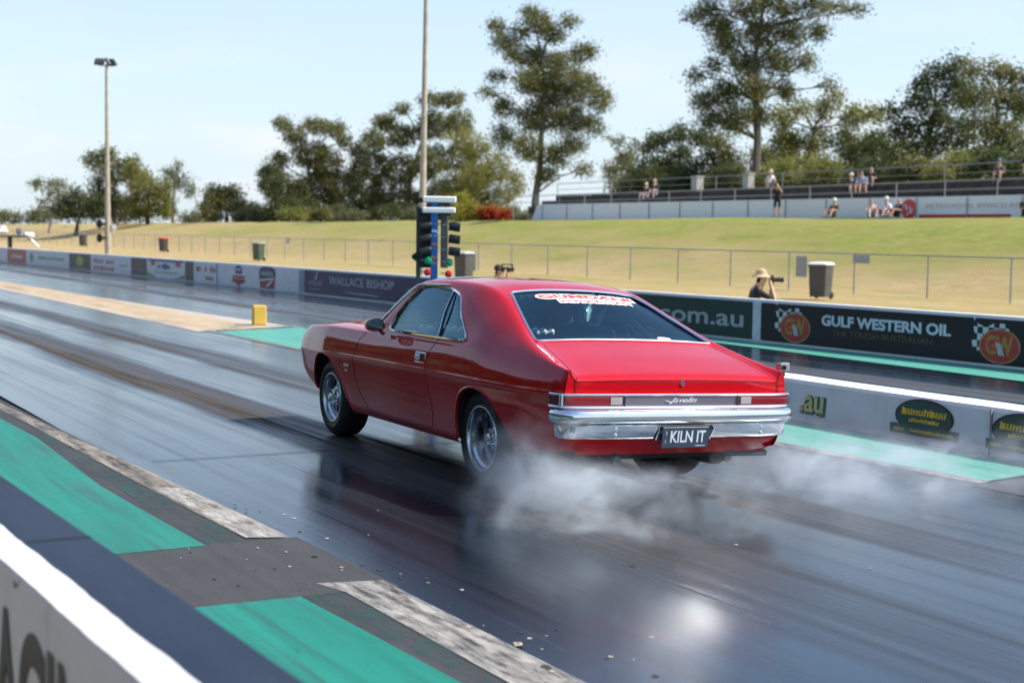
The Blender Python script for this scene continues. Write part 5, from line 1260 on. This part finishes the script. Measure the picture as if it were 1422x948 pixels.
for s_ in(1,-1):
    path=[(a,s_*b) for a,b in TP if b>.43];path=path if s_>0 else path[::-1]
    o=sweep('tail_light',path,[(sg*-.005,.678),(sg*.008,.678),(sg*.010,.65),(sg*.008,.619),(sg*-.005,.619)],M_lens,car,True)
    q=[(a,s_*b) for a,b in mirror_path([(-1.104,.79),(-1.1125,.62),(-1.116,.53),(-1.118,.44),(-1.122,0)],8) if .435<b<.53];q=q if s_>0 else q[::-1]
    r_=sweep('reversing_light',q,[(sg*.0,.672),(sg*.012,.672),(sg*.014,.65),(sg*.012,.626),(sg*.0,.626)],M_rev,o,True);r_.matrix_local=Matrix.Identity(4)
    mb=MB();y=s_*.425;mb.box((-1.127,y,.648),(.02,.006,.064),bev=.002);bp(mb.build('light_divider',M_chrome,car))
    mb=MB();mb.box((-1.088,s_*.851,.648),(.028,.022,.086),bev=.008,M=Matrix.Rotation(s_*.7,4,'Z'));bp(mb.build('light_corner_trim',M_chrome,car))
    mb=MB();mb.box((-.998,s_*.874,.648),(.012,.014,.084),bev=.005);bp(mb.build('light_end_trim',M_chrome,car))
BPth=mirror_path([(-1.015,.840),(-1.05,.840),(-1.085,.832),(-1.112,.808),(-1.130,.765),(-1.142,.6),(-1.152,.3),(-1.156,0)],8)
# curvy section: top shelf, rounded nose, valley, lower apron
pr=[(-.045,.599),(-.002,.600),(.020,.599),(.036,.592),(.045,.579),(.049,.562),(.048,.542),(.042,.524),(.031,.511),(.018,.504),(.011,.499),(.008,.47),(.002,.432),(-.004,.421),(-.05,.420)]
bump=sweep('rear_bumper',BPth,[(sg*d,z) for d,z in pr],mat('bumper_chrome',(.86,.87,.88),.11,1,var=.03),car)
for y in(.50,-.60):
    for z in(.482,.445):
        mb=MB();mb.ball((-1.156+.006*(abs(y)>.5),y,z),.013,10,8,(.5,1,1));bp(mb.build('bumper_bolt',M_chrome,car))
# number plate in its recess
mb=MB();mb.prism([(-.215,.412),(-.185,.499),(.195,.499),(.222,.480),(.185,.412)],-.03,.008,lambda u,v,d:(-1.160-d*1.0,-u,v));bp(mb.build('plate_recess',mat('recess_dark',(.03,.03,.035),.5),car))
mb=MB();mb.tube([(-1.168,.217,.412),(-1.168,.186,.501),(-1.168,-.196,.501),(-1.168,-.224,.481),(-1.166,-.187,.412)],.005,6);bp(mb.build('recess_lip',M_chrome,car))
mb=MB();mb.box((0,0,0),(.005,.345,.132),bev=.002);pl=bp(mb.build('number_plate',mat('plate_slate_blue',(.032,.055,.085),.4),car))
MPL=Matrix.Translation((-1.184,.008,.427))@Matrix.Rotation(R(-6),4,'Y');pl.matrix_local=MBODY@MPL
o=text_mesh('plate_lettering','KILN IT',.1,mat('plate_white',(.62,.66,.70),.5),pl,Wm(-.0035,0,0),ext=.0006,fit=(.262,.074),bold=.002);o.location=(0,-.018,.006)
o=text_mesh('plate_small_mark','3',.1,MC['plate_white'],pl,Wm(-.0035,0,0),ext=.0004,fit=(.011,.020));o.location=(0,.145,.028)
o=text_mesh('plate_small_mark','7',.1,MC['plate_white'],pl,Wm(-.0035,0,0),ext=.0004,fit=(.010,.020));o.location=(0,.147,-.026)
mb=MB();mb.box((-.0035,-.115,-.052),(.001,.075,.004));mb.build('plate_line',MC['plate_white'],pl)
# badge, lock
o=text_mesh('script_badge','Javelin',.1,mat('badge_silver',(.75,.75,.77),.35,.3),None,Wm(0,0,0),shear=.6,ext=.0015,fit=(.21,.040));o.parent=car;KIDS.setdefault(car.name,[]).append(o);o.matrix_local=MBODY@Matrix.Translation((-1.1275,.0,.648))
mb=MB();mb.tube([(-1.128,.13,.650),(-1.128,.105,.643),(-1.128,.085,.639)],.003,5);bp(mb.build('badge_tail',M_chrome,car))
mb=MB();mb.lathe([(.001,-.010),(.013,-.010),(.017,-.004),(.017,.006)],18,(0,0,0),'X');lk=bp(mb.build('boot_lock',M_chrome,car));lk.matrix_local=MBODY@Matrix.Translation((-1.113,0,.757))
# rear window stickers
def on_rw(o,s0,y0,ang):
    pass
xa,za=.27,top_z(.27,0);xb,zb_=-.45,top_z(-.45,0);sl_=math.atan2(za-zb_,xa-xb)
def glass_text(s,y,t_,size,m,off,bold=0,**kw):
    """flat lettering pressed to the rear glass; t_ = distance down the glass from the top"""
    o=text_mesh('sticker_lettering',s,.1,m,rw,None,ext=.0004,bold=bold,**kw)
    me=o.data
    for v in me.vertices:
        yy=y-v.co.x;d=t_-v.co.y;x=.27-math.cos(sl_)*d;v.co=Vector((x-math.sin(sl_)*(off+v.co.z)*1.0,yy,top_z(x,yy)-.008+.003+off+v.co.z))
    o.matrix_local=Matrix.Identity(4);return o
M_stw=mat('sticker_white',(.80,.78,.77),.5);M_str=mat('sticker_red',(.62,.05,.04),.5)
glass_text('GUMDALE',-.05,.085,.1,M_stw,.0006,bold=.016,fit=(.80,.098))
glass_text('GUMDALE',-.05,.085,.1,M_str,.0018,bold=.004,fit=(.755,.068))
glass_text('DEMOLITION',-.09,.165,.1,M_stw,.0006,bold=.012,fit=(.60,.066))
glass_text('DEMOLITION',-.09,.165,.1,M_str,.0018,bold=.0,fit=(.575,.040))
mb=MB();n=28;x0=-.40;vs=[(x0+.022*math.cos(a),-.33+.055*math.sin(a),0) for a in [2*math.pi*i/n for i in range(n)]];vs=[(x,y,top_z(x,y)-.002) for x,y,_ in vs];mb.add(vs,[tuple(range(n))]);mb.build('round_sticker',M_stw,rw)
rw_children=1
# door handle, mirror, badges
for s_,d_ in((1,doorL),(-1,doorR)):
    x,z=.885,.762;y=side_y(x,z)
    mb=MB();
    mb.tube([(x-.085,s_*y,z-.035),(x+.085,s_*y,z-.035),(x+.085,s_*(y-.006),z+.033),(x-.085,s_*(y-.006),z+.033)],.006,6,closed=True);h=mb.build('door_handle',M_chrome,d_)
    mb=MB();mb.box((x,s_*(y-.004),z-.001),(.165,.010,.064),bev=.004);mb.build('handle_recess',M_dark,h)
    mb=MB();mb.box((x+.03,s_*(y+.006),z),(.088,.014,.046),bev=.006);mb.build('handle_paddle',M_alu,h)
mx_,my_,mz_=1.60,.955,.955
def mirror(s_):
    mb=MB();vs=[];fs=[];n=24
    for i,(dx,sc_m) in enumerate([(-.045,1),(-.02,1.02),(.02,.95),(.055,.72),(.075,.35),(.08,.02)]):
        for k_ in range(n):
            a=2*math.pi*k_/n;c,s3=math.cos(a),math.sin(a);sq=(abs(c)**2.6+abs(s3)**2.6)**(-1/2.6)
            vs.append((mx_+dx,s_*(my_+.068*sc_m*c*sq),mz_+.050*sc_m*s3*sq))
    for i in range(5):
        for k_ in range(n): fs.append((i*n+k_,i*n+(k_+1)%n,(i+1)*n+(k_+1)%n,(i+1)*n+k_))
    mb.add(vs,fs);sh=bp(mb.build('wing_mirror',M_paint,car))
    mb=MB();mb.add([(x+.008,s_*(my_+(s_*y-my_)*.93),mz_+(z-mz_)*.92) for x,y,z in vs[:n]],[tuple(range(n))]);mb.build('mirror_glass',mat('mirror_glass_dark',(.30,.31,.30),.06,1),sh)
    mb=MB();mb.tube([(mx_,s_*.90,mz_-.04),(mx_+.02,s_*.865,.895)],[.016,.022],8);mb.build('mirror_stalk',M_chrome,sh)
mirror(1);mirror(-1)
mb=MB();yb_=side_y(2.32,.60);mb.box((2.30,yb_+.002,.595),(.11,.004,.022),bev=.001);mb.box((2.30,yb_+.0,.555),(.06,.004,.018),bev=.001);bp(mb.build('fender_badge',mat('badge_dark_chrome',(.3,.3,.33),.3,1),car))
# front end (not visible from the photo's side)
FB=mirror_path([(3.56,.74),(3.62,.68),(3.67,.55),(3.70,.3),(3.71,0)],6)
sweep('front_bumper',FB,[(d,z) for d,z in [(-.03,.56),(.02,.56),(.032,.53),(.02,.49),(.012,.46),(-.03,.45)]],M_chrome,car)
for s_ in(1,-1):
    mb=MB();mb.lathe([(.001,.012),(.07,.008),(.09,-.0),(.095,.012),(.105,.006),(.105,-.02)],24,(3.70,s_*.52,.66),'X');bp(mb.build('headlight',M_chrome,car))
mb=MB()
for z in np.linspace(.60,.72,6): mb.tube([(3.695,y,z) for y in(-.40,0,.40)],.006,5)
bp(mb.build('grille',M_alu,car))
# floor, axle, exhaust, fuel tank
mb=MB();mb.box((1.3,0,.30),(4.3,.86,.06),bev=.01);mb.box((1.2,0,.27),(1.85,1.52,.05),bev=.01);bp(mb.build('floor_pan',M_under,car))
mb=MB();mb.box((-.86,0,.36),(.42,1.0,.16),bev=.04);bp(mb.build('fuel_tank',M_under,car))
mb=MB();mb.tube([(0,-.62,.345),(0,.62,.345)],.045,10);mb.ball((0,0,.345),.14,12,8);mb.tube([(-.12,.45,.30),(.3,.45,.26),(-.65,.45,.30)],.02,6);mb.tube([(-.65,-.45,.30),(.3,-.45,.26)],.02,6);mb.build('rear_axle',M_under,car)
for s_ in(1,-1):
    mb=MB();mb.lathe([(.001,0),(.07,.01),(.075,.05),(.075,.40),(.07,.44),(.001,.45)],14,(-.95,s_*.42,.285),'X');mb.tube([(-1.06,s_*.42,.275),(-.9,s_*.42,.285)],.03,8);bp(mb.build('muffler',mat('muffler_grey',(.10,.10,.105),.55,.4),car))
mb=MB();mb.box((-1.02,-.55,.30),(.10,.36,.035),bev=.01);bp(mb.build('tow_bracket',M_under,car))
mb=MB();mb.tube([(2.77,-.6,.325),(2.77,.6,.325)],.035,8);mb.box((2.6,0,.34),(.5,.7,.14),bev=.03);mb.build('front_crossmember',M_under,car)
# interior
M_int=mat('interior_black',(.02,.02,.021),.7);M_trim=mat('door_card',(.22,.25,.25),.6)
mb=MB();mb.box((1.75,0,.82),(.22,1.40,.14),bev=.04);mb.box((1.95,0,.6),(.05,1.4,.55));bp(mb.build('dashboard',M_int,car))
mb=MB();mb.box((-.20,0,.90),(.52,1.3,.03),bev=.01);mb.box((.03,0,.70),(.06,1.3,.42),bev=.02);bp(mb.build('parcel_shelf',M_int,car))
mb=MB();pts=[(1.62,-.62+i*.012,.925+.0*i) for i in range(100)];mb.tube(pts,[.028+.009*math.sin(i*1.05) for i in range(100)],10);bp(mb.build('ribbed_bar',mat('ribbed_silver',(.75,.77,.75),.3,.2),car))  # pale ribbed bar across the dash top
for s_ in(1,-1):
    mb=MB();mb.box((1.2,s_*.79,.66),(1.4,.03,.42),bev=.01);bp(mb.build('door_card',M_trim,car))
    mb=MB();mb.box((1.0,s_*.38,.46),(.50,.48,.12),bev=.05);mb.box((.72,s_*.38,.74),(.12,.48,.58),bev=.05,M=Matrix.Rotation(-.18,4,'Y'));bp(mb.build('seat',M_int,car))
mb=MB()
for s_ in(1,-1): mb.tube([(.52,s_*.66,.3),(.52,s_*.64,.9),(.50,s_*.55,1.17),(.50,s_*.45,1.24),(.50,0,1.25)],.020,8);mb.tube([(.52,s_*.50,1.2),(-.1,s_*.5,.93),(-.5,s_*.5,.5)],.018,8)
mb.tube([(.52,.64,.75),(.52,-.64,.75)],.018,8);bp(mb.build('roll_cage',mat('cage_grey',(.16,.17,.18),.4),car))
mb=MB();tor=[(1.36+.05*math.sin(a)*1,.38+.175*math.cos(a),.86+.165*math.sin(a)) for a in [2*math.pi*i/28 for i in range(28)]];mb.tube(tor,.014,8,closed=True);mb.tube([(1.62,.38,.80),(1.36,.38,.86)],.02,8);mb.tube([(1.36,.22,.86),(1.36,.54,.86)],.012,6);bp(mb.build('steering_wheel',M_int,car))
mb=MB();mb.box((1.58,0,1.20),(.03,.22,.05),bev=.012);bp(mb.build('rear_view_mirror',M_int,car))
# wheels
def wheel(x,s_,Rt,wd,rim,zc,yout,dish,slots,spin):
    e=empty('wheel',(0,0,0));e.parent=car;e.location=(x,s_*yout,zc);e.rotation_euler=(0,0,0 if s_>0 else math.pi)
    KIDS.setdefault(car.name,[]).append(e)
    # local: outer face towards +Y
    w2=wd;r=Rt
    prof=[(rim-.004,-.004),(rim+.012,.008),(rim+.045,.018),(r-.075,.020),(r-.035,.010),(r-.012,-.010),(r-.002,-.035),(r,-.06),(r,-w2+.06),(r-.004,-w2+.03),(r-.03,-w2),(rim+.04,-w2-.01),(rim,-w2)]
    mb=MB();mb.lathe(prof,64,(0,0,0),'Y')
    if s_ and x<1:
        pass
    t_=mb.build('tyre',M_rubber,e)
    mb=MB();rp=[(rim+.008,.004),(rim+.004,.012),(rim-.008,.010),(rim-.014,-.004),(rim-.016,-.02),(rim-.032,-.035),(rim-.038,-dish-.01),(rim-.03,-w2*.7),(rim-.008,-w2)]
    mb.lathe(rp,64,(0,0,0),'Y');rm=mb.build('rim',M_alu,e)
    # centre disc with slots
    mb=MB();d=-dish;ro=rim-.036;ri=.072
    n=slots;seg=n*6;vs=[];fs=[]
    rr=[ri,ri+.018,(ri+ro)/2,ro-.022,ro]
    hh=[d+.030,d+.022,d+.018,d+.006,d-.004]
    for k_ in range(seg):
        a=2*math.pi*k_/seg+spin
        for q in range(5): vs.append((rr[q]*math.cos(a),hh[q],rr[q]*math.sin(a)))
    for k_ in range(seg):
        l=(k_+1)%seg
        for q in range(4):
            hole=(q in(1,2)) and (k_%6 in(1,2,3,4))
            if not hole: fs.append((k_*5+q,k_*5+q+1,l*5+q+1,l*5+q))
    m0=len(vs);vs+=[(v[0]*1.0,v[1]-.012,v[2]) for v in vs[:m0]];f2=[tuple(m0+i for i in f) for f in fs]
    # rims of the holes
    mb.add(vs,fs+f2)
    ed={}
    for f in fs:
        for i in range(4):
            a,b=f[i],f[(i+1)%4];ed[(min(a,b),max(a,b))]=ed.get((min(a,b),max(a,b)),0)+1
    mb.f+= [(a,b,b+m0,a+m0) for (a,b),c in ed.items() if c==1];mb.m+=[0]*sum(1 for c in ed.values() if c==1)
    mb.build('wheel_centre',mat('cast_aluminium',(.45,.46,.48),.28,1,var=.15,nscale=30),e)
    mb=MB();mb.lathe([(ri+.004,d+.02),(ri-.004,d+.038),(.05,d+.045),(.034,d+.05),(.032,d+.075),(.02,d+.085),(.001,d+.086)],28,(0,0,0),'Y');hb_=mb.build('hub_cap',M_chrome,e)
    mb=MB()
    for q in range(5):
        a=2*math.pi*q/5+spin;mb.lathe([(.010,d+.04),(.010,d+.060),(.005,d+.066),(.001,d+.066)],6,(.056*math.cos(a),0,.056*math.sin(a)),'Y')
    mb.build('wheel_nut',M_chrome,e)
    mb=MB();mb.lathe([(.001,-dish-.06),(.14,-dish-.06),(.145,-dish-.075),(.001,-dish-.08)],28,(0,0,0),'Y');mb.build('brake_disc',M_under,e)
    return e
for s_ in(1,-1):
    wheel(0,s_,.345,.285,.215,.345,.800,.115,10,.3);wheel(2.77,s_,.325,.215,.200,.325,.800,.055,8,.1)
# driver
J=dict(pelvis=(0,0,.10),chest=(0,-.12,.50),head=(0,-.08,.74),look=(0,1,0),elL=(-.24,.12,.30),elR=(.24,.12,.30),haL=(-.14,.40,.36),haR=(.14,.40,.36),knL=(-.12,.42,.22),knR=(.12,.42,.22),anL=(-.12,.80,.05),anR=(.12,.80,.05),shin=1)
bpy.context.view_layer.update()
wp=car.matrix_world@(MBODY@Vector((.88,.38,.30)))
dr=person(wp,-yaw,'driver in dark race suit and black helmet seated behind the wheel of the red car',J,(S_('race_suit',(.018,.018,.022)),blk,S_('glove_dark',(.02,.02,.02)),shoe),None)
mb=MB();mb.ball((0,-.08,.79),.15,20,14,(.92,1.05,1.0));mb.tube([(0,.05,.70),(0,.09,.71)],[.10,.07],12);mb.build('helmet',mat('helmet_black',(.015,.016,.018),.15,Coat_Weight=.6),dr)
mb=MB();mb.ball((0,-.055,.80),.138,16,12,(.96,1.02,.45));mb.build('visor',mat('visor_dark',(.05,.05,.06),.05),dr.children[0] if dr.children else dr)
# small action camera on the right rear corner
wc_=car.matrix_world@(MBODY@Vector((-.93,-.885,.80)))
mb=MB();mb.box((0,0,.03),(.055,.075,.055),bev=.008);mb.build
e=empty('action_camera',wc_,-yaw,'small clear cased action camera stuck on the right rear corner of the red car','camera')
mb=MB();mb.box((.045,0,.045),(.085,.055,.062),bev=.008);mb.build('camera_case',mat('case_silver',(.35,.36,.37),.15,.5),e)
mb=MB();mb.lathe([(.016,0),(.016,.008),(.001,.008)],14,(.03,-.036,.045),'Y');mb.build('lens_cover',M_dark,e)
mb=MB();mb.box((.04,0,.0),(.03,.03,.03),bev=.004);mb.tube([(.04,0,-.005),(.01,0,-.02),(-.01,0,-.015)],.010,8);mb.build('mount',M_dark,e)
# ---------------------------------------------------------------- tyre smoke
def smoke(name,label,lo,hi,puffs,dens,scale,seed):
    c=(Vector(lo)+Vector(hi))/2;d=Vector(hi)-Vector(lo)
    # closed lumpy hull: box with rounded corners
    mb=MB();mb.box((0,0,0),d,bev=.12)
    t=NT(name+'_volume');pv=t.n('VolumePrincipled');pv.inputs['Color'].default_value=(.90,.95,1,1);pv.inputs['Anisotropy'].default_value=.25
    P=t.n('NewGeometry').outputs['Position'];wv=t.n('TexNoise');wv.inputs['Scale'].default_value=1.3;wv.inputs['Detail'].default_value=3;t.l(P,wv.inputs['Vector'])
    sb=t.n('VectorMath',operation='SUBTRACT');sb.inputs[1].default_value=(.5,.5,.5);t.l(wv.outputs['Color'],sb.inputs[0])
    sc=t.n('VectorMath',operation='SCALE');sc.inputs['Scale'].default_value=.75;t.l(sb.outputs[0],sc.inputs[0])
    ad=t.n('VectorMath',operation='ADD');t.l(P,ad.inputs[0]);t.l(sc.outputs[0],ad.inputs[1])
    m=t.n('Mapping');m.inputs['Location'].default_value=(seed*3.1,seed*1.7,0);m.inputs['Scale'].default_value=(1,.8,1.3);t.l(ad.outputs[0],m.inputs[0])
    n=t.noise(m.outputs[0],scale,6,.62);nf=t.rng(n,.42,.70,0,1,True)
    tot=None
    for (x,y,z,rx,ry,rz_,k) in puffs:
        a=t.n('VectorMath',operation='SUBTRACT');t.l(ad.outputs[0],a.inputs[0]);a.inputs[1].default_value=(x,y,z)
        b=t.n('VectorMath',operation='DIVIDE');t.l(a.outputs[0],b.inputs[0]);b.inputs[1].default_value=(rx,ry,rz_)
        l=t.n('VectorMath',operation='LENGTH');t.l(b.outputs[0],l.inputs[0]);f=t.rng(l.outputs['Value'],.15,1.0,k,0,True)
        tot=f if tot is None else t.math('ADD',tot,f)
    # nothing touches the hull faces
    e=t.math('MULTIPLY',t.math('MULTIPLY',tot,t.math('ADD',nf,.06)),dens);t.l(e,pv.inputs['Density']);t.l(pv.outputs[0],t.o.inputs['Volume'])
    o=mb.build(name,t.m,None,False);o.location=c;tag(o,label,'smoke',None,'stuff');return o
smoke('tyre_smoke','pale tyre smoke drifting behind and beside the rear wheels of the red car',(3.2,4.2,.004),(9.0,9.4,1.25),[
 (4.50,7.50,.16,.46,.55,.42,1.6),(4.42,6.95,.17,.66,.74,.42,1.8),(4.95,6.45,.14,.80,.60,.32,.7),
 (6.5,7.5,.2,.65,.65,.40,.8),(6.75,7.0,.18,.95,.7,.42,.95),(7.3,6.7,.14,.95,.6,.34,.5),
 (6.1,6.3,.10,1.2,.6,.20,.25),(4.36,7.28,.42,.26,.32,.36,1.2)],3.4,3.2,2)
